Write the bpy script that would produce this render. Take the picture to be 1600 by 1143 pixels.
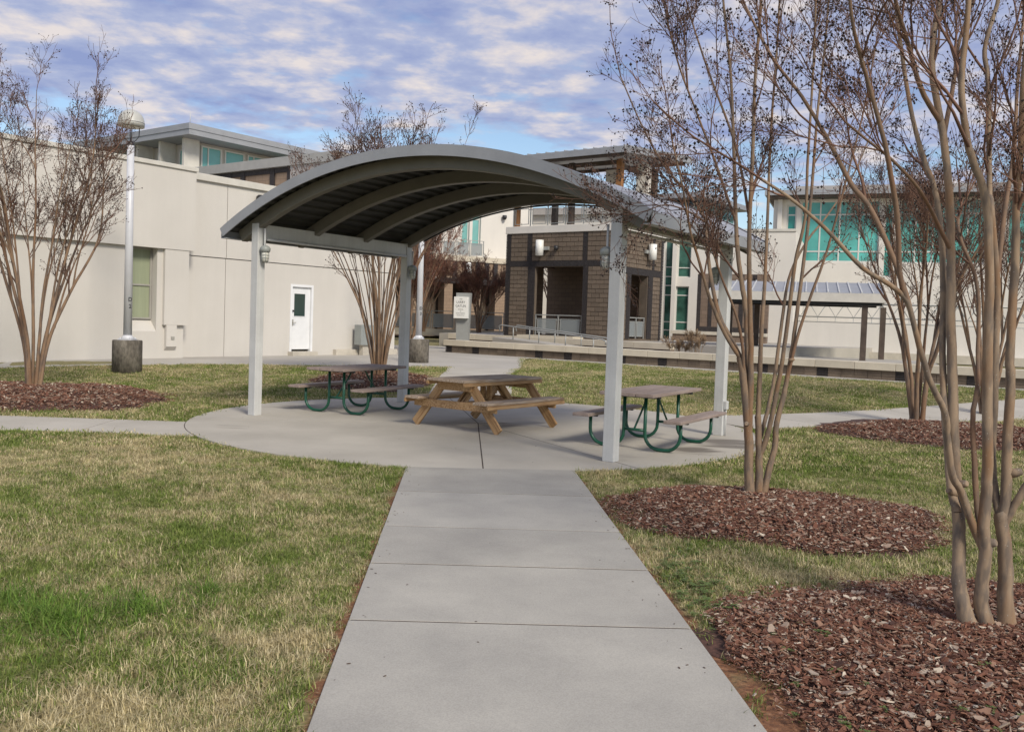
import bpy, bmesh, math, random
import numpy as np
from mathutils import Vector, Matrix, Euler
R = math.radians
for o in list(bpy.data.objects): bpy.data.objects.remove(o)
sc = bpy.context.scene
COL = sc.collection

# ------------------------------------------------------------------ camera, world, sun, exposure
F, PIT, ROL, EYE, SHY = 1400.7, .04, .0343, 1.664, -15.6
cam = bpy.data.cameras.new('camera'); camo = bpy.data.objects.new('camera', cam); COL.objects.link(camo)
cam.sensor_width = 36; cam.sensor_fit = 'HORIZONTAL'; cam.lens = F/1600*36; cam.shift_y = SHY/1600
cam.clip_start = .05; cam.clip_end = 2000
camo.matrix_world = Matrix.Translation((0, 0, EYE)) @ Matrix.Rotation(math.pi/2-PIT, 4, 'X') @ Matrix.Rotation(ROL, 4, 'Z')
sc.camera = camo
sc.render.resolution_x = 1024; sc.render.resolution_y = 731
sc.view_settings.view_transform = 'Standard'; sc.view_settings.look = 'None'
sc.view_settings.gamma = 1; sc.view_settings.exposure = 0.26; sc.view_settings.use_curve_mapping = False

SUN_EL, SUN_AZ = R(39), R(150)          # azimuth clockwise from +Y (the view direction)
world = bpy.data.worlds.new('World'); sc.world = world; world.use_nodes = True
def build_world():
    nt = world.node_tree; nt.nodes.clear(); N = nt.nodes.new; L = nt.links.new
    def math_(op, a, b=None, c=None, clamp=False):
        n = N('ShaderNodeMath'); n.operation = op; n.use_clamp = clamp
        for i, v in enumerate((a, b, c)):
            if v is None: continue
            if isinstance(v, (int, float)): n.inputs[i].default_value = v
            else: L(v, n.inputs[i])
        return n.outputs[0]
    sky = N('ShaderNodeTexSky'); sky.sky_type = 'NISHITA'; sky.sun_disc = False
    sky.sun_elevation = SUN_EL; sky.sun_rotation = SUN_AZ; sky.air_density = 1.0; sky.dust_density = .6; sky.ozone_density = 1.5
    skyb = N('ShaderNodeMix'); skyb.data_type = 'RGBA'; skyb.blend_type = 'MULTIPLY'; skyb.inputs[0].default_value = 1
    L(sky.outputs[0], skyb.inputs[6]); skyb.inputs[7].default_value = (.118, .118, .118, 1)
    tc = N('ShaderNodeTexCoord'); sp = N('ShaderNodeSeparateXYZ'); L(tc.outputs['Generated'], sp.inputs[0])
    z = math_('MAXIMUM', sp.outputs[2], .02); zz = math_('ADD', z, .10)
    cb = N('ShaderNodeCombineXYZ'); L(math_('DIVIDE', sp.outputs[0], zz), cb.inputs[0]); L(math_('DIVIDE', sp.outputs[1], zz), cb.inputs[1])
    def noise(scale, det, rough, off, dist=0.):
        mp = N('ShaderNodeMapping'); mp.inputs['Location'].default_value = off; L(cb.outputs[0], mp.inputs[0])
        n = N('ShaderNodeTexNoise'); n.inputs['Scale'].default_value = scale; n.inputs['Detail'].default_value = det
        n.inputs['Roughness'].default_value = rough; n.inputs['Distortion'].default_value = dist; L(mp.outputs[0], n.inputs[0]); return n.outputs[0]
    big = noise(.55, 3, .5, (3.1, 7.7, 0)); mid = noise(3.4, 7, .55, (1.3, 2.2, 0), .1); fine = noise(5.6, 6, .56, (8.3, 1.2, 4), .1)
    def ramp(v, pts):
        r = N('ShaderNodeValToRGB'); e = r.color_ramp.elements
        while len(e) < len(pts): e.new(.5)
        for k, (p, c) in enumerate(pts): e[k].position = p; e[k].color = (*c, 1) if len(c) == 3 else c
        L(v, r.inputs[0]); return r.outputs[0]
    deck = ramp(z, [(.09, (0, 0, 0)), (.22, (1, 1, 1))])            # the cloud deck ends some way above the horizon
    cov = math_('ADD', math_('MULTIPLY', mid, .62), math_('MULTIPLY', big, .45))
    cov = math_('ADD', cov, math_('MULTIPLY', math_('SUBTRACT', deck, .78), .30))
    mask = ramp(cov, [(.44, (0, 0, 0)), (.55, (1, 1, 1))])
    mask = math_('MULTIPLY', mask, .93)
    tone = ramp(math_('ADD', math_('MULTIPLY', fine, .65), math_('MULTIPLY', mid, .35)), [(.36, (.235, .285, .50)), (.50, (.36, .40, .565)), (.63, (.70, .63, .60))])
    mx = N('ShaderNodeMix'); mx.data_type = 'RGBA'; L(mask, mx.inputs[0]); L(skyb.outputs[2], mx.inputs[6]); L(tone, mx.inputs[7])
    bg = N('ShaderNodeBackground'); bg.inputs[1].default_value = 1.0; L(mx.outputs[2], bg.inputs[0])
    out = N('ShaderNodeOutputWorld'); L(bg.outputs[0], out.inputs[0])
build_world()
sun = bpy.data.lights.new('sun', 'SUN'); suno = bpy.data.objects.new('sun', sun); COL.objects.link(suno)
sun.energy = 3.0; sun.angle = R(15); sun.color = (1, .92, .79)
sd = Vector((math.sin(SUN_AZ)*math.cos(SUN_EL), math.cos(SUN_AZ)*math.cos(SUN_EL), math.sin(SUN_EL)))
suno.rotation_euler = sd.to_track_quat('Z', 'Y').to_euler(); suno.location = (0, -5, 20)

# ------------------------------------------------------------------ helpers
rnd = random.Random(7); nrg = np.random.default_rng(11)
def ray(px, py):
    u = px-800; v = py-571.5-SHY; c, s = math.cos(ROL), math.sin(ROL)
    x = u*c+v*s; y = -u*s+v*c; c, s = math.cos(PIT), math.sin(PIT)
    X = x/F; U = -y/F; Y = c+U*s
    return X/Y, (-s+U*c)/Y
def at(px, py, Y):
    """surveyed point: bearing read off the photograph, Y = its distance in metres"""
    a, b = ray(px, py); return Vector((a*Y, Y, EYE+b*Y))
def sstep(a, b, t):
    t = np.clip((np.asarray(t, float)-a)/(b-a), 0, 1); return t*t*(3-2*t)
def terr(x, y): return .26*sstep(17.5, 22.5, y)+0*np.asarray(x, float)
class MB:
    def __init__(s): s.v = []; s.f = []; s.sm = []
    def add(s, vs, fs, smooth=False):
        n = len(s.v); s.v += [tuple(map(float, p)) for p in vs]; s.f += [tuple(n+i for i in f) for f in fs]; s.sm += [smooth]*len(fs); return s
    def box(s, x0, x1, y0, y1, z0, z1):
        return s.add([(x0,y0,z0),(x1,y0,z0),(x1,y1,z0),(x0,y1,z0),(x0,y0,z1),(x1,y0,z1),(x1,y1,z1),(x0,y1,z1)],
            [(0,3,2,1),(4,5,6,7),(0,1,5,4),(1,2,6,5),(2,3,7,6),(3,0,4,7)])
    def bar(s, a, b, w, h, up=(0,0,1)):
        a = Vector(a); b = Vector(b); d = (b-a).normalized(); x = d.cross(Vector(up))
        if x.length < 1e-4: x = Vector((1,0,0))
        x.normalize(); y = x.cross(d); vs = []
        for p in (a, b):
            for i, j in ((-1,-1),(1,-1),(1,1),(-1,1)): vs.append(p+x*i*w/2+y*j*h/2)
        return s.add(vs, [(0,1,2,3),(7,6,5,4),(0,4,5,1),(1,5,6,2),(2,6,7,3),(3,7,4,0)])
    def tube(s, pts, r, n=8, cap=True):
        pts = [Vector(p) for p in pts]; m = len(pts); rr = r if hasattr(r, '__len__') else [r]*m; vs = []
        prev = None
        for i, p in enumerate(pts):
            t = (pts[min(i+1,m-1)]-pts[max(i-1,0)]).normalized()
            if prev is None:
                ref = Vector((0,0,1)) if abs(t.z) < .9 else Vector((1,0,0)); x = t.cross(ref).normalized()
            else: x = (prev-t*prev.dot(t)).normalized()
            prev = x; y = t.cross(x)
            for k in range(n):
                a = 2*math.pi*k/n; vs.append(p+(x*math.cos(a)+y*math.sin(a))*rr[i])
        fs = [(i*n+k, i*n+(k+1)%n, (i+1)*n+(k+1)%n, (i+1)*n+k) for i in range(m-1) for k in range(n)]
        s.add(vs, fs, True)
        if cap:
            s.f.append(tuple(len(s.v)-m*n+k for k in range(n-1,-1,-1))); s.sm.append(False)
            s.f.append(tuple(len(s.v)-n+k for k in range(n))); s.sm.append(False)
        return s
    def lathe(s, prof, n=16, c=(0,0,0), smooth=True):
        vs = []
        for r, z in prof:
            for k in range(n): a = 2*math.pi*k/n; vs.append((c[0]+r*math.cos(a), c[1]+r*math.sin(a), c[2]+z))
        m = len(prof); fs = [(i*n+k, i*n+(k+1)%n, (i+1)*n+(k+1)%n, (i+1)*n+k) for i in range(m-1) for k in range(n)]
        s.add(vs, fs, smooth); b = len(s.v)-m*n
        s.f.append(tuple(b+k for k in range(n-1,-1,-1))); s.sm.append(False)
        s.f.append(tuple(b+(m-1)*n+k for k in range(n))); s.sm.append(False); return s
    def prism(s, poly, z0, z1):
        n = len(poly); vs = [(x,y,z0) for x,y in poly]+[(x,y,z1) for x,y in poly]
        return s.add(vs, [tuple(range(n-1,-1,-1)), tuple(range(n,2*n))]+[(k,(k+1)%n,n+(k+1)%n,n+k) for k in range(n)])
    def prism_y(s, poly, y0, y1):   # poly in x,z
        n = len(poly); vs = [(x,y0,z) for x,z in poly]+[(x,y1,z) for x,z in poly]
        return s.add(vs, [tuple(range(n)), tuple(range(2*n-1,n-1,-1))]+[(k,n+k,n+(k+1)%n,(k+1)%n) for k in range(n)])
    def holed(s, x0, x1, z0, z1, y0, y1, holes):
        xs = sorted({x0,x1,*[min(max(h[i],x0),x1) for h in holes for i in (0,1)]}); zs = sorted({z0,z1,*[min(max(h[i],z0),z1) for h in holes for i in (2,3)]})
        solid = {}
        for i in range(len(xs)-1):
            for j in range(len(zs)-1):
                cx=(xs[i]+xs[i+1])/2; cz=(zs[j]+zs[j+1])/2
                solid[i,j] = not any(h[0]<cx<h[1] and h[2]<cz<h[3] for h in holes)
        for (i,j), ok in solid.items():
            if not ok: continue
            a,b,c,d = xs[i],xs[i+1],zs[j],zs[j+1]
            s.add([(a,y0,c),(b,y0,c),(b,y0,d),(a,y0,d)],[(0,1,2,3)]); s.add([(a,y1,c),(b,y1,c),(b,y1,d),(a,y1,d)],[(3,2,1,0)])
            if not solid.get((i-1,j)): s.add([(a,y0,c),(a,y1,c),(a,y1,d),(a,y0,d)],[(3,2,1,0)])
            if not solid.get((i+1,j)): s.add([(b,y0,c),(b,y1,c),(b,y1,d),(b,y0,d)],[(0,1,2,3)])
            if not solid.get((i,j-1)): s.add([(a,y0,c),(b,y0,c),(b,y1,c),(a,y1,c)],[(3,2,1,0)])
            if not solid.get((i,j+1)): s.add([(a,y0,d),(b,y0,d),(b,y1,d),(a,y1,d)],[(0,1,2,3)])
        return s
    def mesh(s, name, mat):
        me = bpy.data.meshes.new(name); me.from_pydata(s.v, [], s.f); me.polygons.foreach_set('use_smooth', s.sm)
        if mat: me.materials.append(mat)
        return me
    def build(s, name, mat, parent=None, bevel=0, label=None, loc=None):
        o = bpy.data.objects.new(name, s.mesh(name, mat)); COL.objects.link(o)
        if parent: o.parent = parent
        if loc: o.location = loc
        if bevel:
            b = o.modifiers.new('bevel', 'BEVEL'); b.width = bevel; b.segments = 2; b.limit_method = 'ANGLE'; b.angle_limit = R(40)
        if label: o['label'] = label
        return o
def mesh_np(name, v, f, mat, smooth=True):
    v = np.ascontiguousarray(v, np.float32); f = np.ascontiguousarray(f, np.int32); k = f.shape[1]
    me = bpy.data.meshes.new(name); me.vertices.add(len(v)); me.vertices.foreach_set('co', v.ravel())
    me.loops.add(f.size); me.loops.foreach_set('vertex_index', f.ravel()); me.polygons.add(len(f))
    me.polygons.foreach_set('loop_start', np.arange(len(f), dtype=np.int32)*k); me.polygons.foreach_set('use_smooth', np.full(len(f), smooth))
    me.update(calc_edges=True)
    if mat: me.materials.append(mat)
    return me
def thing(name, label, cat, loc=(0,0,0), rz=0, group=None):
    o = bpy.data.objects.new(name, None); COL.objects.link(o); o.location = loc; o.rotation_euler = (0,0,rz); o.empty_display_size = .2
    o['label'] = label; o['category'] = cat
    if group: o['group'] = group
    return o
def tag(o, label=None, cat=None, group=None, kind=None):
    for k, v in (('label',label),('category',cat),('group',group),('kind',kind)):
        if v: o[k] = v
    return o
def copy_obj(src, parent, loc=None, rot=None):
    c = src.copy(); COL.objects.link(c); c.parent = parent
    if loc is not None: c.location = loc
    if rot is not None: c.rotation_euler = rot
    return c
def copy_tree(src, parent=None):
    c = src.copy(); COL.objects.link(c); c.parent = parent
    for ch in list(src.children): copy_tree(ch, c)
    return c

# ------------------------------------------------------------------ materials
def mat(name, col, rough=.7, var=.12, scale=3., metal=0., col2=None, fine=0., fscale=60., bump=0., bscale=40., spec=.5, stretch=None, objvar=0., detail=5):
    m = bpy.data.materials.new(name); m.use_nodes = True; nt = m.node_tree; N = nt.nodes.new; L = nt.links.new
    b = nt.nodes['Principled BSDF']; b.inputs['Roughness'].default_value = rough; b.inputs['Metallic'].default_value = metal
    b.inputs['Specular IOR Level'].default_value = spec
    tc = N('ShaderNodeTexCoord'); mp = N('ShaderNodeMapping'); L(tc.outputs['Object'], mp.inputs[0])
    if stretch: mp.inputs['Scale'].default_value = stretch
    no = N('ShaderNodeTexNoise'); no.inputs['Scale'].default_value = scale; no.inputs['Detail'].default_value = detail; no.inputs['Roughness'].default_value = .6; L(mp.outputs[0], no.inputs[0])
    rp = N('ShaderNodeValToRGB'); c2 = col2 or tuple(max(0, c*(1-2*var)) for c in col); c1 = col if col2 else tuple(min(1, c*(1+var)) for c in col)
    rp.color_ramp.elements[0].position = .32; rp.color_ramp.elements[1].position = .68
    rp.color_ramp.elements[0].color = (*c2, 1); rp.color_ramp.elements[1].color = (*c1, 1); L(no.outputs[0], rp.inputs[0])
    out = rp.outputs[0]
    if fine:
        n2 = N('ShaderNodeTexNoise'); n2.inputs['Scale'].default_value = fscale; n2.inputs['Detail'].default_value = 3; L(mp.outputs[0], n2.inputs[0])
        mr = N('ShaderNodeMapRange'); mr.inputs[1].default_value = .3; mr.inputs[2].default_value = .7; mr.inputs[3].default_value = 1-fine; mr.inputs[4].default_value = 1+fine; L(n2.outputs[0], mr.inputs[0])
        mu = N('ShaderNodeMix'); mu.data_type = 'RGBA'; mu.blend_type = 'MULTIPLY'; mu.inputs[0].default_value = 1; L(out, mu.inputs[6]); L(mr.outputs[0], mu.inputs[7]); out = mu.outputs[2]
    if objvar:
        oi = N('ShaderNodeObjectInfo'); mr = N('ShaderNodeMapRange'); mr.inputs[3].default_value = 1-objvar; mr.inputs[4].default_value = 1+objvar; L(oi.outputs['Random'], mr.inputs[0])
        mu = N('ShaderNodeMix'); mu.data_type = 'RGBA'; mu.blend_type = 'MULTIPLY'; mu.inputs[0].default_value = 1; L(out, mu.inputs[6]); L(mr.outputs[0], mu.inputs[7]); out = mu.outputs[2]
    L(out, b.inputs['Base Color'])
    if bump:
        n3 = N('ShaderNodeTexNoise'); n3.inputs['Scale'].default_value = bscale; n3.inputs['Detail'].default_value = 5; L(mp.outputs[0], n3.inputs[0])
        bp = N('ShaderNodeBump'); bp.inputs['Strength'].default_value = bump; bp.inputs['Distance'].default_value = .01; L(n3.outputs[0], bp.inputs['Height']); L(bp.outputs[0], b.inputs['Normal'])
    return m
def brickmat(name, col, col2, mortar, bw, bh):
    m = mat(name, col, .9); nt = m.node_tree; b = nt.nodes['Principled BSDF']; N = nt.nodes.new; L = nt.links.new
    tc = N('ShaderNodeTexCoord'); mp = N('ShaderNodeMapping'); mp.inputs['Rotation'].default_value = (R(90),0,0); L(tc.outputs['Object'], mp.inputs[0])
    t = N('ShaderNodeTexBrick'); t.inputs['Scale'].default_value = 1; t.inputs['Brick Width'].default_value = bw; t.inputs['Row Height'].default_value = bh; t.inputs['Mortar Size'].default_value = .008
    t.inputs['Color1'].default_value = (*col,1); t.inputs['Color2'].default_value = (*col2,1); t.inputs['Mortar'].default_value = (*mortar,1); L(mp.outputs[0], t.inputs[0])
    L(t.outputs[0], b.inputs['Base Color']); return m
M = {}
M['path'] = mat('path concrete', (.385,.367,.322), .9, col2=(.293,.28,.25), scale=1.3, fine=.12, fscale=140, bump=.12, bscale=220, objvar=.075, detail=9)
M['pad'] = mat('patio concrete', (.46,.43,.37), .85, col2=(.36,.335,.285), scale=.7, fine=.06, fscale=90, bump=.08, bscale=180, objvar=.03, detail=6)
def stain_shade(m, spots, dark):
    nt = m.node_tree; N = nt.nodes.new; L = nt.links.new; b = nt.nodes['Principled BSDF']; src = b.inputs['Base Color'].links[0].from_socket; ge = N('ShaderNodeNewGeometry')
    no = N('ShaderNodeTexNoise'); no.inputs['Scale'].default_value = 2.6; no.inputs['Detail'].default_value = 6; mp = N('ShaderNodeMapping'); mp.inputs['Rotation'].default_value = (0,0,R(-35)); mp.inputs['Scale'].default_value = (.5,2.2,1); L(ge.outputs['Position'], mp.inputs[0]); L(mp.outputs[0], no.inputs[0])
    tot = None
    for x, y, r, a in spots:
        vd = N('ShaderNodeVectorMath'); vd.operation = 'DISTANCE'; L(ge.outputs['Position'], vd.inputs[0]); vd.inputs[1].default_value = (x,y,0)
        mr = N('ShaderNodeMapRange'); mr.interpolation_type = 'SMOOTHSTEP'; mr.inputs[1].default_value = 0; mr.inputs[2].default_value = r; mr.inputs[3].default_value = a; mr.inputs[4].default_value = 0; L(vd.outputs['Value'], mr.inputs[0])
        if tot is None: tot = mr.outputs[0]
        else:
            q = N('ShaderNodeMath'); q.operation = 'MAXIMUM'; L(tot, q.inputs[0]); L(mr.outputs[0], q.inputs[1]); tot = q.outputs[0]
    q = N('ShaderNodeMath'); q.operation = 'ADD'; L(tot, q.inputs[0]); L(no.outputs[0], q.inputs[1])
    rp = N('ShaderNodeValToRGB'); rp.color_ramp.elements[0].position = .72; rp.color_ramp.elements[1].position = 1.0; L(q.outputs[0], rp.inputs[0])
    mx = N('ShaderNodeMix'); mx.data_type = 'RGBA'; mx.blend_type = 'MULTIPLY'; L(rp.outputs[0], mx.inputs[0]); L(src, mx.inputs[6]); mx.inputs[7].default_value = (*dark,1); L(mx.outputs[2], b.inputs['Base Color'])
stain_shade(M['pad'], [(3.1,12.7,1.0,.62),(2.5,11.9,.7,.55),(-3.6,15.6,1.2,.42),(-.3,14.0,1.2,.3),(1.4,11.2,.6,.25),(-3.9,12.6,.8,.2)], (.42,.40,.39))  # spots at the two tables paint their shade; the rest are stains
M['joint'] = mat('joint dirt', (.07,.05,.04), .95, var=.3, scale=9)
M['apron'] = mat('walkway concrete', (.42,.395,.35), .88, col2=(.33,.31,.275), scale=.5, fine=.06, fscale=60, detail=7)
M['stucco'] = mat('cream stucco', (.575,.55,.51), .92, col2=(.53,.505,.465), scale=.5, fine=.03, fscale=50, bump=.06, bscale=120)
def streaks(m, amt, sx=2.2):
    nt = m.node_tree; N = nt.nodes.new; L = nt.links.new; b = nt.nodes['Principled BSDF']; src = b.inputs['Base Color'].links[0].from_socket
    tc = N('ShaderNodeTexCoord'); mp = N('ShaderNodeMapping'); mp.inputs['Scale'].default_value = (sx,sx,.10); L(tc.outputs['Object'], mp.inputs[0])
    n = N('ShaderNodeTexNoise'); n.inputs['Scale'].default_value = 2.4; n.inputs['Detail'].default_value = 7; n.inputs['Roughness'].default_value = .65; L(mp.outputs[0], n.inputs[0])
    mr = N('ShaderNodeMapRange'); mr.inputs[1].default_value = .35; mr.inputs[2].default_value = .75; mr.inputs[3].default_value = 1; mr.inputs[4].default_value = 1-amt; L(n.outputs[0], mr.inputs[0])
    mx = N('ShaderNodeMix'); mx.data_type = 'RGBA'; mx.blend_type = 'MULTIPLY'; mx.inputs[0].default_value = 1; L(src, mx.inputs[6]); L(mr.outputs[0], mx.inputs[7]); L(mx.outputs[2], b.inputs['Base Color'])
streaks(M['stucco'], .05, 1.1)
M['stucco_trim'] = mat('painted trim', (.55,.53,.48), .75, var=.05)
M['white'] = mat('white stucco', (.68,.65,.60), .9, col2=(.62,.595,.55), scale=.4, fine=.03)
M['whitepaint'] = mat('white paint', (.72,.73,.74), .45, var=.03)
M['grey_steel'] = mat('grey painted steel', (.55,.555,.55), .42, var=.05, scale=2.5, fine=.03, bump=.03)
streaks(M['white'], .06, 1.0); streaks(M['grey_steel'], .12, 9)
M['roof_metal'] = mat('roof metal', (.28,.29,.31), .4, var=.05, scale=2, fine=.02, fscale=20)
M['deck_metal'] = mat('shaded deck underside', (.035,.035,.03), .6, var=.12, scale=2)  # colour darkened to hold the shade beneath the roof
M['rib'] = mat('shaded rib paint', (.15,.14,.115), .5, var=.06)  # same grey as the posts, darkened with painted-in roof shade
M['pole'] = mat('pole paint', (.56,.57,.6), .4, var=.04)
M['dome'] = mat('lamp dome', (.42,.42,.39), .45, var=.04)
M['black'] = mat('black metal', (.02,.02,.022), .45, var=.1)
M['base_conc'] = mat('weathered concrete base', (.20,.18,.15), .95, col2=(.055,.046,.037), scale=5, fine=.35, fscale=22, bump=.3, bscale=40, stretch=(1,1,.45), detail=8)
M['glass'] = mat('teal glass', (.03,.30,.26), .06, var=.3, scale=.35, spec=.6)
M['glass_mid'] = mat('sky-lit teal glass', (.09,.40,.36), .07, var=.25, scale=.3, spec=.6)  # sky reflection put into the colour as a paler teal
M['glass_pale'] = mat('pale teal glass', (.17,.42,.40), .08, var=.15, scale=.4, spec=.6)
M['glass_green'] = mat('muted green glass', (.06,.165,.13), .06, var=.4, scale=.5, spec=.6)
M['grey_trim'] = mat('grey roof trim', (.33,.325,.31), .6, var=.05)
M['glass_dark'] = mat('dark glass', (.01,.03,.03), .05, var=.3, scale=.4, spec=.6)
M['blind'] = mat('window blind', (.27,.30,.20), .7, var=.06, scale=1.5, stretch=(6,1,.3))
M['frame'] = mat('window frame', (.60,.60,.57), .5, var=.03)
M['alu'] = mat('aluminium frame', (.32,.31,.28), .45, var=.05)
M['block'] = mat('brown split block', (.185,.143,.106), .95, col2=(.11,.084,.063), scale=1.4, fine=.16, fscale=30, bump=.25, bscale=60, objvar=.13, detail=7)
M['mortar'] = mat('mortar', (.12,.093,.07), .95, var=.1)
M['dkbrick'] = mat('dark brick', (.032,.027,.028), .8, var=.25, scale=12)
M['brickwall'] = brickmat('brown block wall', (.20,.145,.11), (.165,.12,.09), (.10,.075,.06), .42, .21)
M['brickwall2'] = brickmat('tan block wall', (.30,.215,.15), (.26,.185,.13), (.17,.125,.09), .42, .21)
M['greywall'] = mat('grey panel', (.36,.34,.325), .8, var=.05)
M['cream_cap'] = mat('cream cast stone', (.60,.54,.43), .85, col2=(.50,.45,.36), scale=1.5, fine=.06, objvar=.05)
M['curb'] = mat('curb concrete', (.50,.46,.39), .88, var=.08)
M['rail'] = mat('galvanised rail', (.33,.34,.33), .45, var=.05, metal=.2)
M['rust'] = mat('rust brown steel', (.30,.14,.05), .7, var=.15)
M['darkpost'] = mat('dark bronze post', (.085,.06,.045), .6, var=.2)
M['soil'] = mat('soil', (.085,.05,.032), .98, var=.3, scale=6)
M['green'] = mat('green enamel', (.008,.085,.05), .35, var=.15, scale=6, col2=(.006,.06,.035))
M['greyplank'] = mat('brown composite plank', (.33,.265,.235), .72, col2=(.235,.18,.155), scale=5, stretch=(.25,3,3), fine=.12, fscale=40, bump=.15, objvar=.08)
M['box_grey'] = mat('grey utility box', (.27,.29,.28), .5, var=.05)
M['inkgrey'] = mat('dark grey print', (.05,.055,.06), .7, var=.02)
M['signface'] = mat('white sign face', (.74,.74,.71), .5, var=.02)
M['jar'] = mat('jar glass', (.55,.55,.5), .15, var=.05)
M['purple'] = mat('purple paint', (.10,.06,.22), .6, var=.1)
def mesh_infill():
    m = bpy.data.materials.new('perforated infill'); m.use_nodes = True; nt = m.node_tree; b = nt.nodes['Principled BSDF']
    b.inputs['Base Color'].default_value = (.27,.30,.31,1); b.inputs['Roughness'].default_value = .5; b.inputs['Alpha'].default_value = .62
    return m
M['infill'] = mesh_infill()
def woodmat(name, c1, c2, c3):
    m = bpy.data.materials.new(name); m.use_nodes = True; nt = m.node_tree; N = nt.nodes.new; L = nt.links.new; b = nt.nodes['Principled BSDF']; b.inputs['Roughness'].default_value = .78
    tc = N('ShaderNodeTexCoord'); oi = N('ShaderNodeObjectInfo'); mp = N('ShaderNodeMapping'); mp.inputs['Scale'].default_value = (1.1, 14, 14)
    ad = N('ShaderNodeVectorMath'); ad.operation = 'ADD'; L(tc.outputs['Object'], ad.inputs[0]); sc_ = N('ShaderNodeVectorMath'); sc_.operation = 'SCALE'; sc_.inputs[0].default_value = (3,7,5); L(oi.outputs['Random'], sc_.inputs['Scale']); L(sc_.outputs[0], ad.inputs[1]); L(ad.outputs[0], mp.inputs[0])
    w = N('ShaderNodeTexNoise'); w.inputs['Scale'].default_value = 3; w.inputs['Detail'].default_value = 6; w.inputs['Distortion'].default_value = .6; L(mp.outputs[0], w.inputs[0])
    rp = N('ShaderNodeValToRGB'); e = rp.color_ramp.elements; e.new(.5); e[0].position = .3; e[1].position = .5; e[2].position = .7
    for k, c in enumerate((c3, c1, c2)): e[k].color = (*c, 1)
    L(w.outputs[0], rp.inputs[0]); L(rp.outputs[0], b.inputs['Base Color'])
    bp = N('ShaderNodeBump'); bp.inputs['Strength'].default_value = .25; bp.inputs['Distance'].default_value = .004; L(w.outputs[0], bp.inputs['Height']); L(bp.outputs[0], b.inputs['Normal'])
    return m
M['pine'] = woodmat('pine lumber', (.39,.235,.11), (.48,.33,.185), (.20,.11,.05))
M['pine_top'] = woodmat('weathered pine lumber', (.40,.31,.23), (.50,.42,.34), (.22,.145,.09))
def barkmat(name, tan, grey, brown, sc=1.0):
    m = bpy.data.materials.new(name); m.use_nodes = True; nt = m.node_tree; N = nt.nodes.new; L = nt.links.new; b = nt.nodes['Principled BSDF']; b.inputs['Roughness'].default_value = .8
    tc = N('ShaderNodeTexCoord'); mp = N('ShaderNodeMapping'); mp.inputs['Scale'].default_value = (1,1,.28); L(tc.outputs['Object'], mp.inputs[0])
    n1 = N('ShaderNodeTexNoise'); n1.inputs['Scale'].default_value = 22*sc; n1.inputs['Detail'].default_value = 5; L(mp.outputs[0], n1.inputs[0])
    n2 = N('ShaderNodeTexNoise'); n2.inputs['Scale'].default_value = 7*sc; n2.inputs['Detail'].default_value = 3; L(mp.outputs[0], n2.inputs[0])
    r1 = N('ShaderNodeValToRGB'); r1.color_ramp.elements[0].position = .40; r1.color_ramp.elements[1].position = .56; r1.color_ramp.elements[0].color = (*grey,1); r1.color_ramp.elements[1].color = (*tan,1); L(n1.outputs[0], r1.inputs[0])
    r2 = N('ShaderNodeValToRGB'); r2.color_ramp.elements[0].position = .50; r2.color_ramp.elements[1].position = .66; L(n2.outputs[0], r2.inputs[0])
    mx = N('ShaderNodeMix'); mx.data_type = 'RGBA'; L(r2.outputs[0], mx.inputs[0]); L(r1.outputs[0], mx.inputs[6]); mx.inputs[7].default_value = (*brown,1)
    vo = N('ShaderNodeTexVoronoi'); vo.inputs['Scale'].default_value = 38*sc; L(tc.outputs['Object'], vo.inputs[0])
    r3 = N('ShaderNodeValToRGB'); r3.color_ramp.elements[0].position = .07; r3.color_ramp.elements[1].position = .10; r3.color_ramp.elements[0].color = (1,1,1,1); r3.color_ramp.elements[1].color = (0,0,0,1); L(vo.outputs['Distance'], r3.inputs[0])
    m2 = N('ShaderNodeMix'); m2.data_type = 'RGBA'; L(r3.outputs[0], m2.inputs[0]); L(mx.outputs[2], m2.inputs[6]); m2.inputs[7].default_value = (.36,.34,.30,1)
    L(m2.outputs[2], b.inputs['Base Color'])
    bp = N('ShaderNodeBump'); bp.inputs['Strength'].default_value = .45; bp.inputs['Distance'].default_value = .008; L(n1.outputs[0], bp.inputs['Height']); L(bp.outputs[0], b.inputs['Normal'])
    return m
M['bark'] = barkmat('myrtle bark', (.275,.20,.135), (.155,.12,.093), (.23,.135,.072))
M['bark_brown'] = barkmat('brown myrtle bark', (.225,.155,.10), (.14,.105,.08), (.205,.115,.06))
M['bark_thin'] = barkmat('young myrtle bark', (.20,.125,.078), (.135,.092,.065), (.175,.095,.055))
M['bark_far'] = barkmat('myrtle bark far', (.24,.155,.095), (.14,.10,.075), (.18,.10,.055), .6)
M['twig'] = mat('twig bark', (.155,.082,.055), .85, var=.3, scale=2)
M['twig_red'] = mat('red twig bark', (.22,.10,.065), .85, var=.3, scale=2)
M['twig_dry'] = mat('dry pale twig', (.30,.21,.13), .85, var=.2)
M['pod'] = mat('seed pod', (.028,.017,.014), .8, var=.3, scale=5)

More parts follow.
